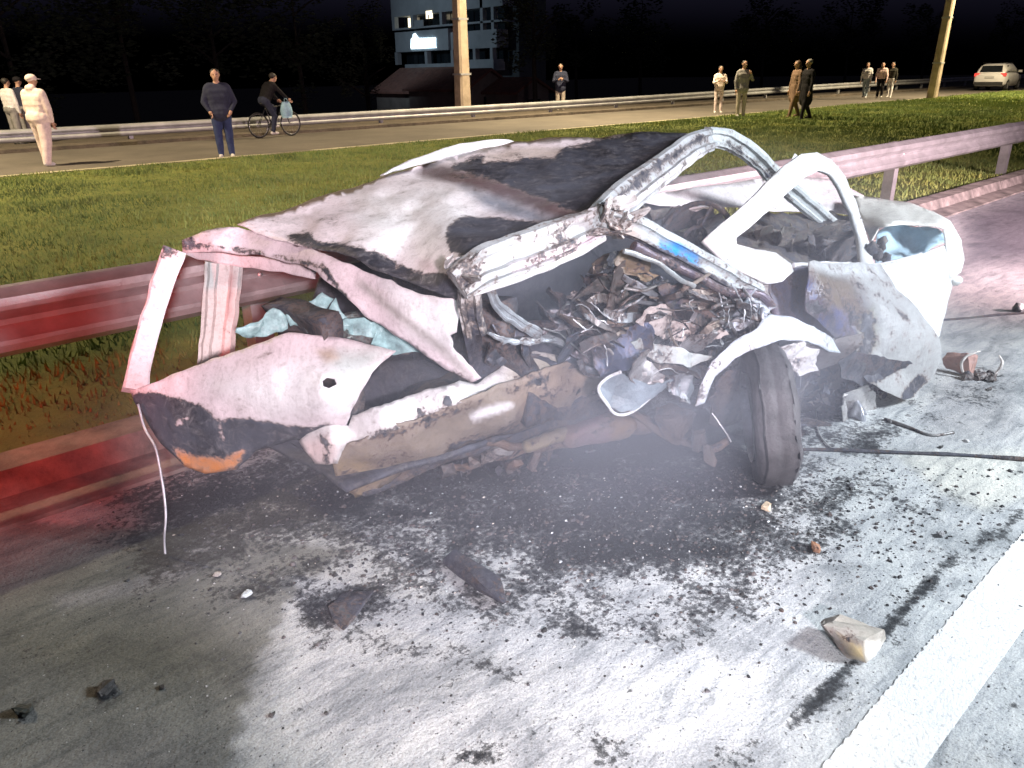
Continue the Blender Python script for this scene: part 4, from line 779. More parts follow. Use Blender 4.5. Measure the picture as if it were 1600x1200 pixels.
S('bonnet', [(1330, 306, 2.30), (1370, 309, 2.20), (1420, 318, 2.0), (1460, 330, 1.8), (1484, 346, 1.62), (1494, 362, 1.50), (1460, 354, 1.58), (1410, 350, 1.72), (1372, 356, 1.80), (1360, 382, 1.78), (1352, 360, 1.95)], car, PAINT, inner=[(1420, 335, 1.85)], step=7, crumple=(.008, 5), folds=(.006, 5), base=(.74, .72, .68))
S('lamp_recess', [(1362, 386, 1.80), (1374, 360, 1.82), (1410, 352, 1.76), (1460, 356, 1.64), (1482, 376, 1.54), (1440, 398, 1.58), (1400, 408, 1.64), (1368, 412, 1.70)], car, simple('clear_bluish_lens', (.35, .47, .55), .18, 0, .3, 8, .002, 50), inner=[(1420, 380, 1.78)], step=7, crumple=(.02, 9), folds=(.02, 8))
for x, y in ((1362, 388), (1372, 398), (1385, 405), (1378, 380)):
    lump('scrap', (x, y, 1.68), (.025, .02, .025), car, RUSTY, (.2, .19, .18), .5, int(x), .8, 10, 7)
S('far_wing', [(985, 312, 2.92), (1040, 300, 2.9), (1120, 288, 2.84), (1220, 276, 2.72), (1300, 280, 2.55), (1350, 306, 2.32), (1352, 338, 2.22), (1290, 330, 2.4), (1220, 330, 2.56), (1120, 322, 2.74), (1030, 322, 2.86)], car, PAINT, step=9, crumple=(.008, 5), folds=(.006, 5), base=(.72, .66, .67))
S('door_frame', [(1098, 374, 1.78), (1130, 346, 1.80), (1168, 316, 1.84), (1200, 284, 1.88), (1226, 258, 1.92), (1252, 241, 1.94), (1276, 238, 1.94), (1298, 248, 1.93), (1318, 275, 1.90), (1336, 312, 1.84), (1350, 352, 1.76), (1360, 388, 1.70), (1366, 414, 1.64), (1346, 414, 1.66), (1342, 372, 1.74), (1330, 330, 1.82), (1312, 296, 1.88), (1296, 272, 1.90), (1282, 266, 1.90), (1258, 276, 1.88), (1232, 300, 1.85), (1200, 330, 1.81), (1172, 355, 1.77), (1150, 372, 1.75), (1150, 382, 1.73), (1180, 390, 1.71), (1212, 396, 1.69), (1236, 412, 1.66), (1240, 424, 1.64), (1222, 440, 1.62), (1200, 442, 1.62), (1160, 424, 1.66), (1124, 400, 1.72)], car, PAINT, step=6, crumple=(.005, 6), folds=(.004, 5), thick=.022, base=(.70, .69, .69), stains=[([(1330, 330), (1350, 380), (1360, 414), (1340, 414), (1322, 330)], 6, (.42, .42, .43)), ([(1290, 268), (1316, 290), (1345, 350), (1335, 352), (1308, 300)], 5, (.5, .5, .5)), ([(1200, 400), (1236, 410), (1240, 424), (1200, 440)], 12, (.6, .62, .66)), ([(1098, 374), (1115, 366), (1112, 384)], 5, (.55, .45, .43))])
H('door_frame_lip', [(1240, 414, 1.655), (1290, 412, 1.66), (1340, 413, 1.655), (1372, 414, 1.63), (1440, 398, 1.54)], .02, .015, car, PAINT, prof=ROUND, base=(.6, .6, .62))
S('inner_door_panel', [(1080, 360, 2.3), (1160, 335, 2.4), (1300, 330, 2.36), (1345, 345, 2.1), (1346, 412, 1.85), (1240, 415, 1.85), (1150, 385, 2.0), (1100, 380, 2.15)], car, FLAKE, step=10, crumple=(.03, 8), base=(.10, .10, .09), char=.5)
for q, (x, y, Y, a, b_) in enumerate(((1275, 385, 1.95, 40, 22), (1230, 372, 2.05, 36, 20), (1310, 395, 1.9, 26, 18), (1190, 372, 2.12, 34, 16), (1060, 345, 2.25, 50, 16), (1020, 335, 2.3, 40, 14), (1110, 355, 2.2, 36, 14), (1300, 360, 2.05, 20, 16))):
    crump('burnt_trim', x, y, Y, a, b_, FLAKE, (.09, .085, .075) if q % 2 else (.05, .05, .06), .4, 500+q, .16, 8, 8)
mb = MB(); mb.torus(at(1085, 372, 2.05), (-.85, -.1, .5), .17, .013, 32, 8); mb.torus(at(1085, 372, 2.05), (-.85, -.1, .5), .05, .012, 16, 6)
c0 = Vector(at(1085, 372, 2.05))
for a in (.3, 2.4, 4.5):
    ax = Vector((-.85, -.1, .5)).normalized(); u = ax.cross(Vector((0, 0, 1))).normalized(); v = ax.cross(u); mb.tube([c0, c0+(u*math.cos(a)+v*math.sin(a))*.17], .009, 6)
me = mesh('steering_wheel', mb.v, mb.f, True); paint(me, (.06, .06, .06), .5); C_(link('steering_wheel', me, FLAKE, car))
for x in (1235, 1262, 1290): H('seat_spring', [(x, 350, 2.1), (x+4, 370, 2.06), (x+2, 390, 2.0), (x+8, 408, 1.95)], .010, .010, car, RUSTY, prof=ROUND, base=(.2, .17, .14), char=.3)

# ================================================================ ROADSIDE AND DISTANCE
def atx(x, y, X):
    d = ray(x, y); return CP + d*(X/d[0])
# ---- lamp posts: square tapered concrete mast, arm and lit lantern (lanterns stand above the frame)
MAST = simple('pale_concrete_mast', (.42, .34, .25), .9, 0, .3, 2, .01, 20)
LANT = emissive('sodium_lantern_glass', (1, .78, .42), 30)
def lamp_post(label, base, h, w0, w1, lean, arm, power, color):
    t = thing('street_lamp', label, 'lamp post', tuple(base)); mb = MB(); k = 8; V = []
    for i, z in enumerate(np.linspace(-1.2, h, k)):
        w_ = (w0+(w1-w0)*max(0, z)/h)/2; c = w_*.3; ox, oy = lean[0]*z, lean[1]*z
        V += [(ox+a, oy+b_, z) for a, b_ in ((-w_+c, -w_), (w_-c, -w_), (w_, -w_+c), (w_, w_-c), (w_-c, w_), (-w_+c, w_), (-w_, w_-c), (-w_, -w_+c))]
    mb.add(V, [(i*8+j, i*8+(j+1) % 8, (i+1)*8+(j+1) % 8, (i+1)*8+j) for i in range(k-1) for j in range(8)]+[tuple((k-1)*8+j for j in range(8))])
    mb.build('mast', MAST, t)
    for z in (1.6, 3.6, 5.6):
        if z < h:
            q = MB(); s = w0/2+.012-(w0-w1)/2*z/h; q.box((lean[0]*z-s, lean[1]*z-s, z), (lean[0]*z+s, lean[1]*z+s, z+.07)); q.build('band', GALV2, t)
    top = Vector((lean[0]*h, lean[1]*h, h-.3)); end = top+Vector(arm)
    q = MB(); q.tube([top, top+Vector(arm)*.5+Vector((0, 0, .25)), end], [.05, .045, .04], 10); q.build('arm', GALV2, t)
    d = Vector(arm).normalized(); mt = Matrix.Translation(end)@Vector((1, 0, 0)).rotation_difference(Vector((d.x, d.y, 0))).to_matrix().to_4x4()
    q = MB(); q.box((-.1, -.15, -.02), (.6, .15, .12), mt); lan = q.build('lantern', GALV2, t)
    q = MB(); q.box((0, -.12, -.05), (.55, .12, -.024), mt); q.build('glass', LANT, lan)
    l = D.lights.new('street_lamp_light', 'SPOT'); l.energy = power; l.color = color; l.spot_size = rad(130); l.spot_blend = .5; l.shadow_soft_size = .2
    o = D.objects.new('street_lamp_light', l); COL.objects.link(o); o.location = Vector(base)+end+d*.3+Vector((0, 0, -.12)); return t
WARM = (1, .80, .50)
lamp_post('thick pale concrete lamp post just behind the far guardrail, left of centre', (21.0, 26.0, -.1), 11, .54, .3, (0, 0), (1.2, -6.5, .6), 22000, WARM)
lamp_post('slender leaning lamp post standing on the grass at the right', (42.7, 16.1, .02), 11, .42, .26, (.02, -.012), (1.6, -4.0, .3), 30000, WARM)
lamp_post('concrete lamp post outside the left edge of the picture', (-4.0, 24.6, -.1), 11, .54, .3, (0, 0), (1.2, -6.0, .6), 22000, WARM)

# ---- office block far behind, its fascia sign lit
WALLB = simple('grey_rendered_wall', (.26, .31, .35), .9, 0, .2, .4); DARKW = simple('dark_window_glass', (.012, .018, .024), .15, 0, .3, .5)
bx = 50.0; p0 = atx(614, 60, bx); yL = p0[1]; yR = atx(790, 60, bx)[1]
bld = thing('office_building', 'grey office block with a lit white sign, seen past the concrete lamp post', 'building', (bx, (yL+yR)/2, -4)); BI = Matrix.Translation((-bx, -(yL+yR)/2, 4))
def B_(name, px0, py0, px1, py1, dep, mat, parent=bld, out=0.0):
    mb = MB(); y0, y1 = sorted((atx(px0, 60, bx)[1], atx(px1, 60, bx)[1])); z0, z1 = sorted((atx(660, py0, bx)[2], atx(660, py1, bx)[2]))
    mb.box((bx-out, y0, z0), (bx-out+dep, y1, z1)); o = mb.build(name, mat, parent)
    if parent is bld: o.matrix_parent_inverse = BI
    return o
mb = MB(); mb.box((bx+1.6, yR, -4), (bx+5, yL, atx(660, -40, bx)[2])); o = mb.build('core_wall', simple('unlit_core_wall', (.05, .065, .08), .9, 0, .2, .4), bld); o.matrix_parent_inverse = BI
B_('parapet_wall', 614, -30, 786, 22, 1.4, WALLB); B_('parapet_wall', 614, 41, 786, 44, 1.4, WALLB)
B_('fascia_panel', 621, 48, 704, 80, 1.5, WALLB, out=.3); B_('parapet_wall', 704, 54, 776, 80, 1.4, WALLB)
B_('parapet_wall', 630, 100, 712, 123, 1.4, WALLB); B_('parapet_wall', 712, 96, 770, 112, 1.4, WALLB); B_('parapet_wall', 640, 140, 770, 150, 1.4, WALLB)
for px, a, c in ((616, 22, 41), (617, 80, 100), (645, 22, 41), (664, 80, 100), (664, 123, 140), (690, 22, 41), (705, 80, 100), (753, -10, 54), (770, 22, 54), (740, 80, 96), (767, 80, 96)):
    B_('column', px-2, a, px+2, c, .5, WALLB)
for a, c in ((22, 41), (44, 54), (80, 100), (123, 140)):
    for px in range(618, 780, 18): w_ = B_('window', px, a, px+16.5, c, .1, DARKW, out=-1.3)
WLIT = emissive('lit_room_window', (1, .85, .6), 2.2)
for (a, b_, c, d) in ((626, 24, 638, 41), (668, 18, 677, 30)): B_('lit_window', a, b_, c, d, .12, WLIT, out=-1.05 if a < 640 else .05)
for (a, b_, c, d) in ((632, 28, 635, 41), (672, 24, 673, 30), (650, 31, 664, 41)): B_('window_frame', a, b_, c, d, .06, WALLB, out=-.9 if a < 640 else .12)
l = D.lights.new('forecourt_floodlight', 'SPOT'); l.energy = 1700; l.color = (.75, .9, 1); l.spot_size = rad(100); l.spot_blend = .8; l.shadow_soft_size = .5
o = D.objects.new('forecourt_floodlight', l); COL.objects.link(o); o.location = (bx-14, (yL+yR)/2, 6); o.rotation_euler = (Vector((bx, (yL+yR)/2, 4))-o.location).to_track_quat('-Z', 'Y').to_euler()
# sign: outline of a house followed by a short row of letters
sign = thing('shop_sign', 'glowing white house shaped sign on the grey office block', 'sign', tuple(atx(660, 75, bx-.45))); SI = Matrix.Translation(-sign.location)
SIGNM = emissive('sign_light', (.72, .9, 1), 3.2)
def sgn(name, poly):
    pr = [atx(x, y, bx-.4) for x, y in poly]; k = len(pr); mb = MB()
    mb.add([p for p in pr]+[p+np.array([.1, 0, 0]) for p in pr], [tuple(range(k)), tuple(range(2*k-1, k-1, -1))]+[(j, (j+1) % k, (j+1) % k+k, j+k) for j in range(k)])
    o = mb.build(name, SIGNM, sign); o.matrix_parent_inverse = SI
sgn('house_mark', [(641.5, 75), (642, 61), (645, 58), (645, 54), (647.5, 52), (650, 55), (653, 59), (653, 74)])
for i, x in enumerate((654.2, 659.6, 665, 670.4, 675.6)): sgn('letter', [(x, 73.5), (x, 59.5-.12*i), (x+4.3, 59.3-.12*i), (x+4.4, 73.2)])
sgn('underline', [(642, 75.6), (681, 73.8), (681, 71.9+2.2), (642, 76.6)][:2]+[(681, 74.6), (642, 76.6)])

# ---- two low houses behind the rail
ROOFT = simple('dark_red_roof_tiles', (.10, .045, .035), .9, 0, .35, 2, .02, 8); HW = simple('dim_house_wall', (.10, .09, .085), .95, 0, .3, 1)
def house(label, px0, px1, pyr, pye, Yd, L):
    a, c = at(px0, pye, Yd), at(px1, pye, Yd); rdg = at((px0+px1)/2, pyr, Yd); ze, zr = a[2], rdg[2]; x0, x1 = a[0], c[0]; xm = (x0+x1)/2
    t = thing('house', label, 'house', (xm, Yd, -4)); I = Matrix.Translation((-xm, -Yd, 4))
    mb = MB(); mb.box((x0+.5, Yd+.3, -4.2), (x1-.5, Yd+L-.3, ze)); mb.add([(x0+.5, Yd+.3, ze), (x1-.5, Yd+.3, ze), (xm, Yd+.3, zr-.25)], [(0, 1, 2)]); o = mb.build('wall', HW, t); o.matrix_parent_inverse = I
    for s, xe in ((-1, x0), (1, x1)):
        mb = MB(); mb.add([(xe, Yd, ze-.1), (xm, Yd, zr), (xm, Yd+L, zr), (xe, Yd+L, ze-.1), (xe, Yd, ze-.28), (xm, Yd, zr-.2), (xm, Yd+L, zr-.2), (xe, Yd+L, ze-.28)], [(0, 1, 2, 3), (7, 6, 5, 4), (0, 4, 5, 1), (3, 2, 6, 7), (0, 3, 7, 4)])
        o = mb.build('roof', ROOFT, t); o.matrix_parent_inverse = I
    mb = MB(); mb.box((xm-.7, Yd+.2, ze-2), (xm+.7, Yd+.32, ze-.7)); o = mb.build('window', DARKW, t); o.matrix_parent_inverse = I
house('low house with a dark red gabled roof just right of the concrete lamp post', 728, 808, 106, 138, 52, 9)
house('smaller low house with a dull brown gabled roof, nearer the man behind the rail', 806, 868, 120, 142, 48, 8)
house('low house with a wide dark gable just left of the concrete lamp post', 664, 762, 104, 142, 60, 9)

# ---- trees in the dark beyond the rail
LEAF = simple('night_foliage', (.02, .03, .015), .9, 0, .6, 1.5); BARK = simple('dark_bark', (.025, .02, .016), 1, 0, .4, 4, .02, 12)
def tree(label, base, h, cr, seed, group='dark trees beyond the far guardrail'):
    rnd = random.Random(seed); t = thing('tree', label, 'tree', base, 0, group); mb = MB(); th = h*.45
    mb.tube([(0, 0, -.5), (.1, 0, th*.5), (.05, .1, th), (0, .1, h*.8)], [.28, .2, .15, .04], 8)
    for k in range(7):
        a = rnd.uniform(0, 6.3); z = rnd.uniform(.4, .75)*h; L = cr*rnd.uniform(.5, .9)
        mb.tube([(0, 0, z), (math.cos(a)*L*.5, math.sin(a)*L*.5, z+L*.35), (math.cos(a)*L, math.sin(a)*L, z+L*.6)], [.09, .06, .02], 6)
    mb.build('trunk', BARK, t)
    cl = []
    for k in range(26):
        d = Vector((rnd.gauss(0, 1), rnd.gauss(0, 1), rnd.gauss(0, 1))).normalized()*rnd.uniform(.35, 1); cl.append((d.x*cr, d.y*cr, h*.66+d.z*h*.34, rnd.uniform(.18, .34)*cr))
    N = 2600; V = []; Fc = []
    for k in range(N):
        c = rnd.choice(cl); d = Vector((rnd.gauss(0, 1), rnd.gauss(0, 1), rnd.gauss(0, 1))).normalized()*c[3]*rnd.uniform(.5, 1.1); p = Vector(c[:3])+d
        s = rnd.uniform(.07, .16)*cr/2.5; R = Matrix.Rotation(rnd.uniform(0, 6.3), 3, 'Z')@Matrix.Rotation(rnd.uniform(0, 6.3), 3, 'X'); b0 = len(V)
        V += [p+R@Vector(q)*s for q in ((-1, 0, 0), (0, -.45, .1), (1.1, 0, 0), (0, .45, .1))]; Fc.append((b0, b0+1, b0+2, b0+3))
    link('crown', mesh('crown', V, Fc), LEAF, t); return t
for i, (px, Yd, h, cr, lb) in enumerate(((572, 44, 6.5, 2.2, 'dark round tree in front of the left edge of the office block'), (835, 40, 11, 3.0, 'tall dark tree hiding the right side of the office block'), (200, 42, 11, 4.2, 'dark tree behind the gap between the cream figure and the man'), (470, 40, 10, 4, 'dark tree behind the cyclist'), (20, 38, 9, 3.6, 'dark tree behind the two people at the left edge'), (1000, 44, 12, 4.5, 'dark tree right of the man behind the rail'), (1190, 42, 12, 5, 'dark tree behind the pale and grey clothed pair'), (1320, 40, 13, 5, 'dark tree left of the group of three walkers'), (1440, 38, 12, 4.5, 'dark tree just left of the leaning lamp post'), (1560, 36, 12, 4.5, 'dark tree behind the white car'), (340, 46, 12, 4.4, 'dark tree behind the man in the dark jacket'), (900, 50, 10, 4, 'dark tree behind the man standing at the rail'))):
    Yd = Yd+(16 if i > 1 else 4); p = at(px, 120, Yd); tree(lb, (p[0], Yd, ground_z(p[0], Yd)), h+4.0, cr, 100+i)

# ---- white car parked on the far road
CARW = simple('white_car_paint', (.75, .74, .74), .25, 0, .04, 1); GLS = simple('car_glass', (.015, .018, .022), .08, 0, .2, 2); BLK = simple('black_plastic', (.02, .02, .022), .6, 0, .3, 5); REDL = emissive('red_tail_lens', (.7, .06, .05), .8); ALLOY = simple('alloy_rim', (.45, .45, .47), .3, .8, .2, 10); TYRE = simple('tyre_rubber', (.02, .02, .02), .8, 0, .3, 20); PLATE = simple('plate_grey', (.5, .5, .5), .5, 0, .1, 10)
def suv(label, loc, rz):
    t = thing('parked_car', label, 'car', loc, rz, 'cars parked on the far road')
    def ring(x, w_, z0, z1, r=.12, tw=None):
        tw = tw or w_; pts = [(-w_+r, z0), (w_-r, z0), (w_, z0+r), (w_+.01, (z0+z1)/2), (tw, z1-r*.6), (tw-r, z1), (-tw+r, z1), (-tw, z1-r*.6), (-w_-.01, (z0+z1)/2), (-w_, z0+r)]
        return [(x, y, z) for y, z in pts]
    def loft(rings):
        mb = MB(); k = len(rings[0]); mb.add([p for r_ in rings for p in r_], [(i*k+j, i*k+(j+1) % k, (i+1)*k+(j+1) % k, (i+1)*k+j) for i in range(len(rings)-1) for j in range(k)]+[tuple(range(k-1, -1, -1)), tuple((len(rings)-1)*k+j for j in range(k))]); return mb
    body = loft([ring(-2.1, .72, .42, .95, .14), ring(-2.02, .85, .28, 1.02, .14), ring(-1.3, .89, .24, 1.05, .12), ring(.3, .9, .24, 1.03, .12), ring(1.0, .89, .24, 1.0, .12), ring(1.8, .84, .27, .88, .14), ring(2.1, .72, .36, .74, .12)]).build('body', CARW, t, True)
    cab = loft([ring(-2.0, .78, 1.0, 1.06, .03, .76), ring(-1.72, .80, .98, 1.48, .08, .64), ring(-1.0, .82, .98, 1.57, .08, .66), ring(0, .82, .98, 1.58, .08, .66), ring(.45, .82, .98, 1.50, .08, .64), ring(1.15, .80, .96, 1.03, .03, .72)]).build('cabin', CARW, t, True)
    mb = MB(); mb.add([(-1.985, -.62, 1.09), (-1.985, .62, 1.09), (-1.76, .55, 1.45), (-1.76, -.55, 1.45)], [(3, 2, 1, 0)]); mb.v = [(x-.025, y, z) for x, y, z in mb.v]; mb.build('rear_window', GLS, t)
    for s in (-1, 1):
        for (x0, x1, xt0, xt1) in ((-1.55, -.95, -1.45, -.97), (-.87, -.05, -.88, -.08), (.03, .85, 0, .42)):
            mb = MB(); mb.add([(x0, s*.828, 1.08), (x1, s*.828, 1.08), (xt1, s*.70, 1.46), (xt0, s*.70, 1.46)], [(0, 1, 2, 3) if s < 0 else (3, 2, 1, 0)]); mb.build('side_window', GLS, t)
        mb = MB(); mb.box((-2.09, s*.70-.13, .84), (-1.86, s*.70+.17 if s > 0 else s*.70+.13, 1.02)) if s > 0 else mb.box((-2.09, -.87, .84), (-1.86, -.57, 1.02)); mb.build('tail_lamp', REDL, t)
        for x in (-1.32, 1.33):
            wh = MB(); wh.lathe((x, s*.80, .33), (0, s, 0), [(.2, -.1), (.31, -.1), (.33, -.06), (.33, .06), (.31, .10), (.21, .11)], 24); w_ = wh.build('wheel', TYRE, t, True)
            r_ = MB(); r_.lathe((x, s*.80, .33), (0, s, 0), [(.215, .10), (.2, .07), (.06, .09), (0, .1)], 20); r_.build('rim', ALLOY, w_, True)
        mb = MB(); mb.box((.75, s*.98-.1, 1.05), (.9, s*.98+.1, 1.17)); mb.build('mirror', CARW, t)
        mb = MB(); mb.box((-1.5, s*.62-.02, 1.585), (.2, s*.62+.02, 1.62)); mb.build('roof_bar', BLK, t)
    mb = MB(); mb.box((-2.16, -.78, .30), (-1.95, .78, .52)); mb.build('rear_bumper', BLK, t)
    mb = MB(); mb.box((-2.125, -.26, .72), (-2.10, .26, .84)); mb.build('number_plate', PLATE, t)
    return t
sv = on_ground(1553, 142); suv('white hatchback seen from behind, wholly in view at the right of the far road', (sv[0]+1.6, sv[1]+.4, .012), rad(4))
suv('white car cut off by the right edge of the picture', (sv[0]+5.2, sv[1]-3.2, .012), rad(2))

# ================================================================ THINGS LYING ON THE ROAD
def chunk(name, label, cat, c, r, rz, mat, seed, amp=.35, boxy=.5, n=18, mm=12, base=(.3, .3, .3), char=.2, tilt=0, stains=(), lift=None):
    """irregular broken piece resting on the road"""
    rnd = random.Random(seed); R = Matrix.Rotation(rz, 3, 'Z')@Matrix.Rotation(tilt, 3, 'Y'); bmh = bmesh.new()
    for _ in range(22):
        v = Vector((rnd.uniform(-1, 1), rnd.uniform(-1, 1), rnd.uniform(-1, 1))); mx = max(abs(v.x), abs(v.y), abs(v.z)); v = v.lerp(v/mx, boxy)*rnd.uniform(.75, 1)
        bmh.verts.new(R@Vector((v.x*r[0], v.y*r[1], v.z*r[2])))
    hull = bmesh.ops.convex_hull(bmh, input=bmh.verts)
    bmesh.ops.delete(bmh, geom=[g_ for g_ in bmh.verts if not g_.link_faces], context='VERTS')
    bmesh.ops.subdivide_edges(bmh, edges=bmh.edges, cuts=2, use_grid_fill=True); bmesh.ops.triangulate(bmh, faces=bmh.faces)
    for v in bmh.verts: v.co += noise.noise_vector(v.co/max(r)*3+Vector((seed, 0, 0)))*min(r)*amp*.7
    bmh.verts.index_update(); V = [v.co.copy() for v in bmh.verts]; FF = [tuple(v.index for v in f_.verts) for f_ in bmh.faces]; bmh.free()
    z0 = min(v.z for v in V); V = [v+Vector((c[0], c[1], -z0-.002 if lift is None else lift)) for v in V]
    me = mesh(name, V, FF)
    paint(me, base, char, stains); return tag(link(name, me, mat), label, cat)
g = on_ground(1322, 1008)
chunk('broken_brick', 'broken piece of brick with a sandy top beside the painted line', 'brick', g, (.11, .06, .042), math.atan2(*(on_ground(1375, 1030)-on_ground(1285, 985))[[1, 0]]), RUSTY, 3, .35, .75, base=(.34, .32, .28), char=.15, stains=[([(1300, 1000), (1320, 996), (1350, 1014), (1350, 1030), (1325, 1025)], 3, (.55, .45, .26)), ([(1355, 1000), (1385, 1005), (1370, 1035), (1352, 1030)], 4, (.75, .72, .66)), ([(1290, 990), (1310, 985), (1340, 1030), (1300, 1020)], 5, (.12, .11, .10))])  # lit right side and shaded left side painted into the colour
chunk('stone', 'small sandy stone on the soot just below the front wheel', 'stone', on_ground(1198, 795), (.03, .02, .014), rad(20), RUSTY, 5, .3, .4, base=(.55, .45, .32), char=0)
chunk('charred_strip', 'long black charred strip lying on the pale road in front of the sill', 'debris', on_ground(752, 912), (.21, .05, .026), math.atan2(*(on_ground(795, 945)-on_ground(712, 878))[[1, 0]]), FLAKE, 7, .3, .6, 26, 12, base=(.03, .03, .035), char=.7)
chunk('charred_lump', 'flat black lump of burnt plastic at the edge of the pale paving', 'debris', on_ground(545, 945), (.13, .06, .012), rad(30), FLAKE, 9, .6, .2, 26, 12, base=(.05, .06, .07), char=.6)
chunk('metal_fragment', 'rust brown twisted fragment right of the front wheel tread', 'debris', on_ground(1275, 860), (.03, .02, .012), .5, RUSTY, 11, .6, .3, base=(.35, .18, .1), char=.2)
def bit(name, label, pts, wd, mat, base, char=.2, prof=ROUND, lift=.006, cat='debris'):
    t = [tuple(on_ground(x, y, lift)) for x, y in pts]; C = crom(t, 8); mb = MB(); mb.tube(C, [wd*(.8+.4*noise.noise(Vector(p)*6)) for p in C], 8)
    me = mesh(name, mb.v, mb.f, True); paint(me, base, char); return tag(link(name, me, mat), label, cat)
bit('rubber_strip', 'long dark rubber strip lying across the road towards the right edge', [(1225, 702), (1300, 703), (1400, 707), (1500, 711), (1600, 718), (1680, 724)], .012, FLAKE, (.03, .03, .035), .6)
bit('cable', 'thin dark cable on the road at the right edge of the picture', [(1440, 502), (1500, 498), (1560, 492), (1600, 489), (1660, 482)], .010, FLAKE, (.03, .05, .05), .5)
bit('bent_rod', 'thin bent metal rod lying on the road beyond the fallen brake disc', [(1382, 655), (1420, 668), (1455, 680), (1490, 676)], .009, BARE, (.2, .2, .2), .4)
bit('wire_loop', 'thin pale wire curving over the road next to the front wheel', [(1275, 640), (1278, 672), (1290, 692), (1305, 704)], .004, BARE, (.55, .55, .55), .1)
t = thing('broken_lamp', 'broken round lamp housing lying on the road right of the crushed wing', 'lamp', tuple(on_ground(1528, 592))); lp = on_ground(1528, 592)
for a0, a1, rr in ((100, 250, .10), (-40, 40, .105)):
    mb = MB(); P = []
    for i in range(15):
        a = rad(a0+(a1-a0)*i/14); P.append(Vector((0, 0, .085))+Vector((.67, -.74, 0))*(math.cos(a)*rr*1.0)+Vector((0, 0, math.sin(a)*rr*.8))+noise.noise_vector(Vector((i*.4, a0, 0)))*.008)
    mb.tube(P, [.003+.005*math.sin(math.pi*i/14) for i in range(15)], 8); mb.build('rim', simple('chrome_rim', (.6, .55, .52), .4, .3, .2, 20), t, True)
for k in range(7):
    q = MB(); q.ell((RNG.uniform(-.06, .10), RNG.uniform(-.08, .05), .02), (.03*RNG.uniform(.5, 1.2), .025, .02*RNG.uniform(.6, 1.6)), 8, 6)
    me = mesh('fragment', [Vector(v)+noise.noise_vector(Vector(v)*40+Vector((k, 0, 0)))*.014 for v in q.v], q.f); paint(me, (.2, .19, .19), .35); link('fragment', me, RUSTY, t)
chunk('red_brown_piece', 'dull red brown piece of bodywork leaning by the crushed front wing', 'debris', on_ground(1494, 585), (.03, .09, .075), rad(10), RUSTY, 15, .3, .6, base=(.34, .20, .17), char=.1)  # angular piece in a dull red brown
chunk('bottle_cap', 'small black and white object at the right edge of the road', 'debris', on_ground(1590, 487), (.05, .04, .035), 0, PAINT, 17, .2, .4, base=(.03, .03, .03), char=0, stains=[([(1592, 470), (1610, 470), (1610, 484), (1594, 484)], 3, (.8, .8, .8))])
for i, (x, y, r_, c_) in enumerate(((165, 1080, .03, (.03, .03, .03)), (253, 1075, .012, (.02, .02, .02)), (35, 1115, .03, (.04, .045, .04)), (425, 1118, .012, (.03, .03, .03)), (340, 900, .018, (.5, .48, .45)), (385, 932, .022, (.45, .5, .52)), (510, 1115, .010, (.04, .04, .04)), (1470, 838, .022, (.25, .25, .26)), (1390, 660, .02, (.1, .1, .1)), (1545, 610, .02, (.08, .08, .08)), (1470, 700, .015, (.1, .1, .1)), (1420, 650, .014, (.55, .55, .55)), (1330, 760, .02, (.12, .12, .13)), (1510, 690, .014, (.6, .6, .6)))):
    wd = ['small black lump low on the dark paving at the left', 'tiny black crumb right of the black lump on the dark paving', 'dull black lump nearest the left edge of the picture', 'round black speck on the boundary of dark and pale paving', 'pale splinter on the dark paving below the hanging wire', 'pale bluish flake right of the pale splinter', 'tiny black crumb on the pale paving right of the boundary', 'grey flake near the long crack by the painted line', 'dark crumb beside the bent metal rod', 'dark crumb below the broken lamp housing', 'dark crumb just above the rubber strip', 'pale crumb beside the bent metal rod', 'dark crumb just below the rubber strip near the wheel', 'pale crumb on the rubber strip side of the road'][i]
    chunk('road_crumb', wd, 'debris', on_ground(x, y), (r_, r_*.7, r_*.5), i*1.3, RUSTY, 30+i, .5, .3, 12, 8, base=c_, char=.1)['group'] = 'crumbs scattered on the road'

# ---- cinders, glass crumbs and flakes: far too many to count
def scatter(name, label, N, pick, smin, smax, cols, mat, seed):
    rnd = random.Random(seed); V = []; Fc = []; cc = []
    for _ in range(N):
        x, y = pick(rnd); p = on_ground(x, y); s = rnd.uniform(smin, smax)*(rnd.random()**1.5+.35); a = rnd.uniform(0, 6.3); el = rnd.uniform(.5, 1.6); hh = s*rnd.uniform(.25, .9); b0 = len(V); k = rnd.randint(4, 6)
        rr = [(math.cos(a+2*math.pi*j/k)*s*el*rnd.uniform(.6, 1.1), math.sin(a+2*math.pi*j/k)*s*rnd.uniform(.6, 1.1)) for j in range(k)]
        V += [(p[0]+u, p[1]+v, -.001) for u, v in rr]+[(p[0]+u*.6, p[1]+v*.6, hh*rnd.uniform(.6, 1)) for u, v in rr]
        Fc += [tuple(b0+k+j for j in range(k))]+[(b0+j, b0+(j+1) % k, b0+k+(j+1) % k, b0+k+j) for j in range(k)]
        cc += [(*rnd.choice(cols), rnd.uniform(0, .3))]*(2*k)
    me = mesh(name, V, Fc); a = me.attributes.new('paint', 'FLOAT_COLOR', 'POINT'); a.data.foreach_set('color', np.array(cc, float).ravel())
    return stuff(link(name, me, mat), label, 'debris')
def pk(rnd):
    while True:
        x, y = rnd.gauss(880, 330), 730+abs(rnd.gauss(0, 105))
        if x > 150 and y < 1190: return x, y
scatter('cinders', 'black cinders strewn over the road round the wreck', 7000, pk, .002, .010, [(.015, .016, .02), (.03, .03, .035), (.02, .02, .02), (.06, .06, .065)], RUSTY, 4)
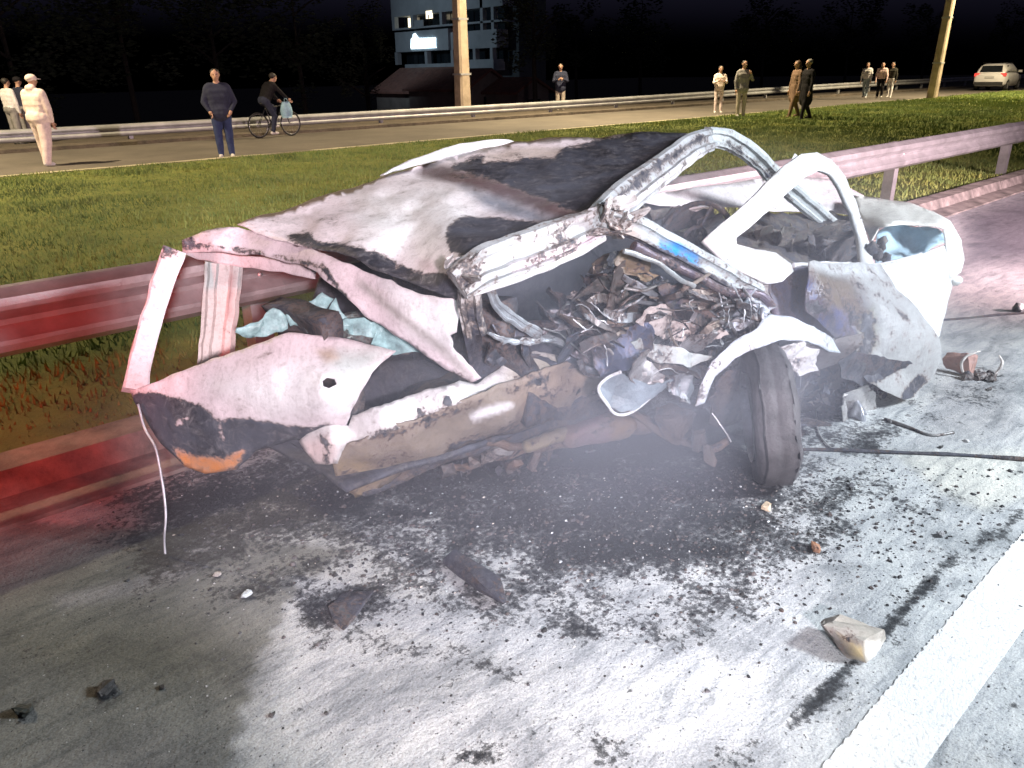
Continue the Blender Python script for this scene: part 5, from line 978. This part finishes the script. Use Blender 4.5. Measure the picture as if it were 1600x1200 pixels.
def pk2(rnd):
    while True:
        x, y = rnd.gauss(900, 380), 745+abs(rnd.gauss(0, 90))
        if 60 < x < 1590 and y < 1190: return x, y
scatter('glass_crumbs', 'pale glass crumbs and ash flakes glinting on the soot', 650, pk2, .0015, .006, [(.7, .75, .78), (.5, .55, .58), (.6, .55, .5)], BARE, 6)
def pk3(rnd): return rnd.uniform(0, 1600), rnd.uniform(640, 1195)
scatter('grit', 'loose dark and pale grit all over the road surface', 3000, pk3, .001, .004, [(.03, .03, .03), (.1, .1, .1), (.5, .5, .5)], RUSTY, 8)
# ---- thin smoke still rising from the cabin and the engine
def smoke_mat(name, dens_, tint):
    m = D.materials.new(name); m.use_nodes = True; n = m.node_tree; n.nodes.clear(); out = n.nodes.new('ShaderNodeOutputMaterial')
    pv = n.nodes.new('ShaderNodeVolumePrincipled'); pv.inputs['Color'].default_value = tint; pv.inputs['Anisotropy'].default_value = .1
    tc = nd(n, 'TexCoord'); ns = noise_tex(n, 1.6, 1, .5, tc.outputs['Object'], .4)
    ln = nd(n, 'VectorMath', operation='LENGTH'); n.links.new(tc.outputs['Object'], ln.inputs[0])
    fall = ramp(n, ln.outputs['Value'], [(.25, (1, 1, 1)), (.95, (0, 0, 0))])
    den = mathn(n, 'MULTIPLY', ramp(n, ns, [(.35, (0, 0, 0)), (.65, (1, 1, 1))]), fall); den = mathn(n, 'MULTIPLY', den, dens_)
    n.links.new(den, pv.inputs['Density']); n.links.new(pv.outputs[0], out.inputs['Volume'])
    return m
SM1, SM2 = smoke_mat('thin_smoke', SMOKE_D, (.74, .82, 1, 1)), smoke_mat('faint_smoke', .38, (.82, .84, 1, 1))
for c, r_ in (((2.1, 2.1, .7), (.95, .8, .6)), ((2.5, 1.7, .35), (1.0, .7, .5)), ((2.35, 1.8, .55), (2.5, 1.3, .9))):
    mb = MB(); mb.ell((0, 0, 0), (1, 1, 1), 20, 12); me = mesh('smoke', mb.v, mb.f, True); bm = bmesh.new(); bm.from_mesh(me); bmesh.ops.remove_doubles(bm, verts=bm.verts, dist=1e-5); bm.to_mesh(me); bm.free()
    o = link('smoke', me, SM2 if r_[0] > 2 else SM1); o.location = c; o.scale = r_; stuff(o, 'faint smoke veiling the whole wreck' if r_[0] > 2 else {2.1: 'thin bluish smoke inside the cabin opening', 2.5: 'thin bluish smoke round the front wheel'}[c[0]], 'smoke')

# ================================================================ PEOPLE ON THE FAR ROAD
SKIN = simple('skin', (.45, .27, .19), .6, 0, .1, 10)
def cloth(nm, c): return simple('cloth_'+nm, c, .95, 0, .18, 14, .004, 80, .2)
DARKHAIR = simple('dark_hair', (.02, .016, .014), .6, 0, .4, 30, .004, 90)
def person(label, x, y, z, h, rz, top, bottom, shoe, skin=SKIN, hair=DARKHAIR, coat=0.0, lean=0.0, legs=((0, 0), (0, 0)), arms=None, cap=None, build=1.0, group=None, headturn=0, longhair=False, hood=False):
    """legs: (hip pitch, knee bend) in degrees for left, right; arms: (elbow, wrist) offsets from the shoulder, in body units (1.75 m tall); faces +x"""
    k = h/1.75; t = thing('person', label, 'person', (x, y, z), rz, group); pr = []   # (a, b, ra, rb, material)
    def seg(a, b_, ra, rb, m): pr.append((np.array(a, float), np.array(b_, float), ra, rb, m))
    T, Bm, Sh, Sk = 0, 1, 2, 3; la = rad(lean); hip = np.array([0, 0, .93])
    def tor(px, py, pz): v = pz-.93; return np.array([px*math.cos(la)+v*math.sin(la), py, .93+v*math.cos(la)-px*math.sin(la)])
    feet = []
    for s, (hp, kn) in zip((1, -1), legs):
        a = rad(hp); H_ = np.array([0, s*.095, .92]); K = H_+.43*np.array([math.sin(a), s*.03, -math.cos(a)]); a2 = a-rad(kn); A = K+.41*np.array([math.sin(a2), 0, -math.cos(a2)])
        seg(H_, K, .10*build, .072*build, Bm); seg(K, A, .074*build, .055*build, Bm)
        feet.append(A[2])
        ft = A+np.array([0, 0, -.03]); seg(ft+[-.05, 0, -.02], ft+[.13, s*.02, -.03], .042, .036, Sh)
    seg([0, -.07, .95], [0, .07, .95], .13*build, .13*build, Bm if not coat else T)
    for zz, w_, r_ in ((1.02, .07, .135), (1.12, .08, .13), (1.22, .09, .135), (1.32, .11, .13), (1.41, .13, .095)): seg(tor(0, -w_*build, zz), tor(0, w_*build, zz), r_*(.92+.08*build), r_*(.92+.08*build), T)
    seg(tor(0, 0, .98), tor(0, 0, 1.3), .13, .13, T)
    if coat: seg([0, -.05, .98], [0, -.05, .98-coat], .15, .17, T); seg([0, .05, .98], [0, .05, .98-coat], .15, .17, T)
    seg(tor(.0, 0, 1.43), tor(.015, 0, 1.55), .062, .055, Sk)
    hc = tor(.03, 0, 1.645)
    seg(hc+[0, 0, .03], hc+[0.01, 0, -.055], .094, .066, Sk); seg(hc+[.06, 0, -.04], hc+[.03, 0, -.07], .04, .045, Sk)
    ct, st = math.cos(rad(headturn)), math.sin(rad(headturn))
    def hd(dx, dy, dz): return hc+np.array([dx*ct-dy*st, dx*st+dy*ct, dz])
    seg(hd(.09, 0, .012), hd(.112, 0, -.018), .012, .016, Sk)
    for s in (1, -1): seg(hd(-.01, s*.086, .012), hd(-.012, s*.09, -.02), .014, .012, Sk)
    if hood: seg(hc+[-.07, -.05, -.13], hc+[-.07, .05, -.13], .07, .07, T)
    arms = arms or (((.02, .07, -.29), (.07, .06, -.54)), ((.02, -.07, -.29), (.07, -.06, -.54))); hands = []
    for s, (e, w_) in zip((1, -1), arms):
        Sx = tor(0, s*.19*(.85+.15*build), 1.405); E_ = Sx+np.array(e); W_ = Sx+np.array(w_)
        seg(Sx, E_, .066*build, .052*build, T); seg(E_, W_, .052*build, .038, T); d = W_-E_; d = d/np.linalg.norm(d); hands.append((W_, d, s))
    mb = MB()
    for a, b_, ra, rb, m_ in pr:
        d = b_-a; L = np.linalg.norm(d); q = 7
        if L < 1e-6: continue
        pts = []; rr = []
        for th in np.linspace(-math.pi/2, 0, 4): pts.append(a+d/L*ra*math.sin(th)); rr.append(max(.002, ra*math.cos(th)))
        for th in np.linspace(0, math.pi/2, 4): pts.append(b_+d/L*rb*math.sin(th)); rr.append(max(.002, rb*math.cos(th)))
        mb.tube(pts, rr, 12)
    tmp = mesh('tmp', mb.v, mb.f); ob = D.objects.new('tmp', tmp); COL.objects.link(ob)
    md = ob.modifiers.new('r', 'REMESH'); md.mode = 'VOXEL'; md.voxel_size = .017
    sm = ob.modifiers.new('s', 'SMOOTH'); sm.factor = .5; sm.iterations = 3
    bpy.context.view_layer.update(); dg = bpy.context.evaluated_depsgraph_get(); me = bpy.data.meshes.new_from_object(ob.evaluated_get(dg)); D.objects.remove(ob); D.meshes.remove(tmp)
    n = len(me.vertices); co = np.empty(3*n); me.vertices.foreach_get('co', co); co = co.reshape(-1, 3)
    # cloth wrinkles
    for i in range(n):
        if co[i, 2] < 1.45: co[i] += np.array(noise.noise_vector(Vector((co[i, 0]*9, co[i, 1]*9, co[i, 2]*7+x))))*.008
    fc = np.array([co[list(p.vertices)].mean(0) for p in me.polygons]); best = np.full(len(fc), 1e9); mi = np.zeros(len(fc), int)
    for a, b_, ra, rb, m_ in pr:
        d = b_-a; tt = np.clip(((fc-a)@d)/(d@d+1e-12), 0, 1); dist = np.linalg.norm(fc-a-tt[:, None]*d, axis=1)-(ra+(rb-ra)*tt); w_ = dist < best; best[w_] = dist[w_]; mi[w_] = m_
    V = [tuple(c) for c in co]; Fs = [tuple(p.vertices) for p in me.polygons]; D.meshes.remove(me); mi = list(mi)
    # hands: palm, four unequal bent fingers, thumb from the side of the palm
    hb = MB()
    for W_, d, s in hands:
        d = Vector(d); side = d.cross(Vector((0, s*1.0, 0.2))).normalized(); nrm = side.cross(d).normalized(); W_ = Vector(W_)
        hb.tube([W_-d*.02, W_+d*.03, W_+d*.085], [.026, .034, .036], 8)
        for f_, L in enumerate((.066, .076, .072, .056)):
            b0 = W_+d*.085+side*(-.027+.018*f_); hb.tube([b0-d*.02, b0+d*L*.5, b0+d*L*.85-nrm*.018*s, b0+d*L-nrm*.038*s], [.0095, .009, .008, .006], 6)
        b0 = W_+d*.03-side*.03; hb.tube([b0+side*.015, b0-side*.02+d*.025, b0-side*.03+d*.06-nrm*.012*s], [.012, .011, .008], 6)
    o0 = len(V); V += hb.v; Fs += [tuple(o0+i for i in f_) for f_ in hb.f]; mi += [3]*len(hb.f)
    zmin = min(v[2] for v in V); V = [((a)*k, b_*k, (c-zmin)*k) for a, b_, c in V]
    me = mesh('body', V, Fs, True)
    for m_ in (top, bottom, shoe, skin): me.materials.append(m_)
    me.polygons.foreach_set('material_index', mi); link('body', me, None, t)
    hc2 = np.array([hc[0], hc[1], hc[2]-zmin])
    if hair is not None:
        hbm = MB(); R = Matrix.Rotation(rad(headturn), 3, 'Z'); hbm.ell(hc2+R@Vector((-.02, 0, .045)), (.098, .098, .088), 16, 10, R)
        if longhair: hbm.tube([hc2+R@Vector((-.05, 0, .04)), hc2+R@Vector((-.09, 0, -.08)), hc2+R@Vector((-.10, 0, -.24))], [.08, .085, .05], 10)
        hv = []
        for q in hbm.v: v = Vector(q); v += noise.noise_vector(v*22)*.010; hv.append(v*k)
        link('hair', mesh('hair', hv, hbm.f, True), hair, t)
    if cap is not None:
        cb = MB(); R = Matrix.Rotation(rad(headturn), 3, 'Z'); cb.ell(hc2+R@Vector((-.005, 0, .055)), (.112, .104, .082), 16, 10, R)
        Vv = []; 
        for zz in (.045, .055):
            Vv += [hc2+R@Vector((math.cos(q)*.10+.09*max(0, math.cos(q)), math.sin(q)*.085, zz-.2*max(0, math.cos(q))*.09)) for q in np.linspace(-1.4, 1.4, 9)]
        cb.add(Vv, [tuple(range(8, -1, -1)), tuple(range(9, 18))]+[(i, i+1, i+10, i+9) for i in range(8)]+[(8, 0, 9, 17)])
        link('cap', mesh('cap', [Vector(q)*k for q in cb.v], cb.f, True), cap, t)
    eb = MB()
    for s in (1, -1):
        p = hd(.085, s*.032, .012); eb = MB(); eb.ell((p[0], p[1], p[2]-zmin), (.010, .012, .008), 8, 6); link('eye', mesh('eye', [Vector(q)*k for q in eb.v], eb.f, True), BLK, t)
    return t
CREAM = cloth('cream', (.78, .66, .60)); NAVY = cloth('navy', (.03, .035, .06)); JEAN = cloth('dark_jeans', (.035, .05, .12)); WHT = cloth('white', (.68, .66, .66)); GRYC = cloth('grey', (.25, .24, .23)); BRN = cloth('brown', (.20, .13, .09)); BLKC = cloth('black', (.012, .011, .013)); PALEJ = cloth('pale_jeans', (.35, .42, .46)); PNK = cloth('pale_pink', (.66, .48, .45)); OLV = cloth('dark_olive', (.035, .033, .025)); BEI = cloth('beige', (.42, .37, .31)); SHOEW = cloth('white_shoe', (.6, .58, .56)); SHOEB = cloth('black_shoe', (.03, .03, .03))
FZ = .012
def put(px, pf, ph, **kw):
    p = on_ground(px, pf, FZ); hh = height_for(p, ph); return dict(x=p[0], y=p[1], z=FZ, h=min(1.95, max(1.5, hh)), **kw)
face_cam = lambda p: math.atan2(-p['y'], -p['x'])
away = lambda p: math.atan2(p['y'], p['x'])
q = put(78, 259, 119); person('person in a pale cream hooded suit and cap with their back turned', **q, rz=away(q)-rad(50), top=CREAM, bottom=cloth('cream_trousers', (.72, .60, .57)), shoe=SHOEW, hair=None, cap=CREAM, build=1.5, coat=.10, headturn=-10, hood=True, legs=((6, 4), (-6, 6)))
q = put(355, 246, 110); person('man in a dark open jacket, blue jeans and white shoes facing the camera', **q, rz=face_cam(q), top=NAVY, bottom=JEAN, shoe=SHOEW, build=1.22, coat=.10, arms=(((.02, .11, -.28), (.12, .02, -.46)), ((.02, -.11, -.28), (.12, -.02, -.46))), legs=((2, 2), (-2, 2)))
def behind(px, Y, ph, zb=.0):
    lo = at(px, ph, Y); return dict(x=lo[0], y=Y, z=zb, h=min(1.9, max(1.55, lo[2]-zb)))
q = behind(6, 24.6, 124); person('person in a white top cut off by the left edge, behind the far rail', **q, rz=away(q)-rad(60), top=WHT, bottom=GRYC, shoe=SHOEB, build=1.2)
q = behind(24, 25.3, 122); person('person in a dark jacket and cap behind the far rail at the left edge', **q, rz=away(q)-rad(60), top=NAVY, bottom=GRYC, shoe=SHOEB, hair=None, cap=BLKC, build=1.1)
q = behind(876, 24.2, 101); person('man in dark clothes with clasped hands standing behind the far rail', **q, rz=face_cam(q), top=NAVY, bottom=BEI, shoe=SHOEB, build=1.15, coat=.12, arms=(((.08, .08, -.27), (.26, -.10, -.20)), ((.08, -.08, -.27), (.26, .10, -.22))))
q = put(1121, 177, 104); person('woman in a cream top and cream trousers, hands before her chest', **q, rz=face_cam(q)+rad(15), top=CREAM, bottom=cloth('cream_trousers', (.72, .60, .57)), shoe=SHOEW, longhair=True, build=.95, arms=(((.08, .07, -.26), (.24, -.05, -.22)), ((.08, -.07, -.26), (.24, .05, -.2))))
q = put(1156, 183, 96); person('person in a grey top and beige trousers with one arm raised to the chest', **q, rz=face_cam(q)+rad(25), top=GRYC, bottom=BEI, shoe=GRYC, coat=.08, arms=(((.10, .10, -.24), (.20, -.02, -.05)), ((.02, -.08, -.29), (.08, -.07, -.54))))
q = put(1238, 184, 95); person('person in a long brown coat walking arm in arm across the grass', **q, rz=rad(150), top=BRN, bottom=BRN, shoe=BRN, coat=.35, longhair=True, hair=simple('brown_hair', (.10, .06, .04), .6, 0, .4, 30), legs=((16, 6), (-12, 14)))
q = put(1255, 188, 93); person('person in a long black coat at the right of the pair on the grass', **q, rz=rad(155), top=BLKC, bottom=BLKC, shoe=BLKC, coat=.4, legs=((14, 6), (-14, 14)), hair=simple('grey_hair', (.2, .19, .17), .7, 0, .3, 30))
q = put(1350, 153, 98); person('walker with a white top and pale jeans, leftmost of the group of three', **q, rz=rad(190), top=WHT, bottom=PALEJ, shoe=SHOEW, longhair=True, lean=6, legs=((12, 4), (-12, 12)))
q = put(1373, 153, 97); person('walker in a pale pink top and black trousers, middle of the group of three', **q, rz=rad(200), top=PNK, bottom=BLKC, shoe=SHOEW, lean=16, longhair=True, build=1.1, legs=((24, 30), (-6, 10)))
q = put(1388, 153, 98); person('walker in a dark top and white trousers, rightmost of the group of three', **q, rz=rad(190), top=OLV, bottom=WHT, shoe=SHOEW, longhair=True, legs=((10, 4), (-10, 10)))
# ---- cyclist: bicycle, rider and the blue bag hanging from the handlebar
bp = on_ground(432, 214, FZ); bz = rad(8)
bike = thing('bicycle', 'dark bicycle ridden along the far road in front of the rail', 'bicycle', (bp[0], bp[1], FZ), bz)
FRM = simple('dark_bike_frame', (.03, .03, .035), .4, .3, .2, 10)
for name, x in (('rear_wheel', -.52), ('front_wheel', .52)):
    mb = MB(); mb.torus((x, 0, .335), (0, 1, 0), .315, .02, 32, 8); w_ = mb.build(name, TYRE, bike, True)
    mb = MB(); mb.torus((x, 0, .335), (0, 1, 0), .29, .008, 32, 6); mb.build('rim', ALLOY, w_, True)
    mb = MB()
    for k in range(14): a = 2*math.pi*k/14; mb.tube([(x, .015*(-1)**k, .335), (x+.29*math.cos(a), 0, .335+.29*math.sin(a))], .0018, 4)
    s_ = mb.build('spokes', ALLOY, w_); s_['kind'] = 'stuff'
mb = MB(); bbk = (-.08, 0, .29); st = (-.24, 0, .78); hd_ = (.34, 0, .82)
for a, b_, r_ in ((bbk, st, .016), (st, hd_, .015), (bbk, hd_, .018), (bbk, (-.52, .05, .335), .009), (bbk, (-.52, -.05, .335), .009), (st, (-.52, .05, .335), .008), (st, (-.52, -.05, .335), .008)): mb.tube([a, b_], r_, 8)
mb.build('frame', FRM, bike, True)
mb = MB(); mb.tube([(.32, 0, .92), (.36, 0, .76), (.42, .04, .64), (.52, .05, .335)], .011, 8); mb.build('fork', FRM, bike, True)
mb = MB(); mb.tube([(.24, -.3, .99), (.34, -.2, 1.0), (.34, 0, .97), (.34, .2, 1.0), (.24, .3, .99)], .012, 8); mb.build('handlebar', FRM, bike, True)
mb = MB(); mb.ell((-.27, 0, .90), (.13, .075, .03), 14, 8); mb.tube([(-.24, 0, .78), (-.27, 0, .89)], .013, 8); mb.build('saddle', BLK, bike, True)
mb = MB(); mb.lathe((-.08, .05, .29), (0, 1, 0), [(.09, -.004), (.095, 0), (.09, .004), (.03, .004)], 24); mb.tube([(-.08, .06, .29), (-.02, .06, .13)], .01, 6); mb.tube([(-.08, -.06, .29), (-.14, -.06, .45)], .01, 6); mb.build('crank', ALLOY, bike)
ob = Vector((-.25, 0, 0)); ob.rotate(Matrix.Rotation(bz, 3, 'Z'))
person('cyclist in dark clothes leaning over the handlebar', bp[0]+ob.x, bp[1]+ob.y, .09, 1.72, bz, BLKC, NAVY, SHOEW, lean=30, legs=((62, 70), (28, 42)), arms=(((.20, .05, -.22), (.36, .06, -.36)), ((.20, -.05, -.22), (.36, -.06, -.36))), build=1.05)
bag = at(448, 172, bp[1]-.3); mb = MB(); V = []
for i in range(9):
    tt = i/8; w_ = .10+.07*math.sin(tt*2.6)
    for j in range(14): a = 2*math.pi*j/14; V.append((math.cos(a)*w_*(1+.12*math.sin(3*a)), math.sin(a)*w_*.6, .42*(1-tt)-.2))
mb.add(V, [(i*14+j, i*14+(j+1) % 14, (i+1)*14+(j+1) % 14, (i+1)*14+j) for i in range(8) for j in range(14)]+[tuple(range(14)), tuple(112+j for j in range(13, -1, -1))])
mb.tube([(-.05, 0, .2), (-.03, 0, .30), (.03, 0, .30), (.05, 0, .2)], .008, 6)
bo = mb.build('carrier_bag', simple('pale_blue_bag', (.25, .42, .55), .5, 0, .25, 10, .01, 30), None, True); bo.location = bag; tag(bo, 'pale blue carrier bag hanging from the bicycle handlebar', 'bag')
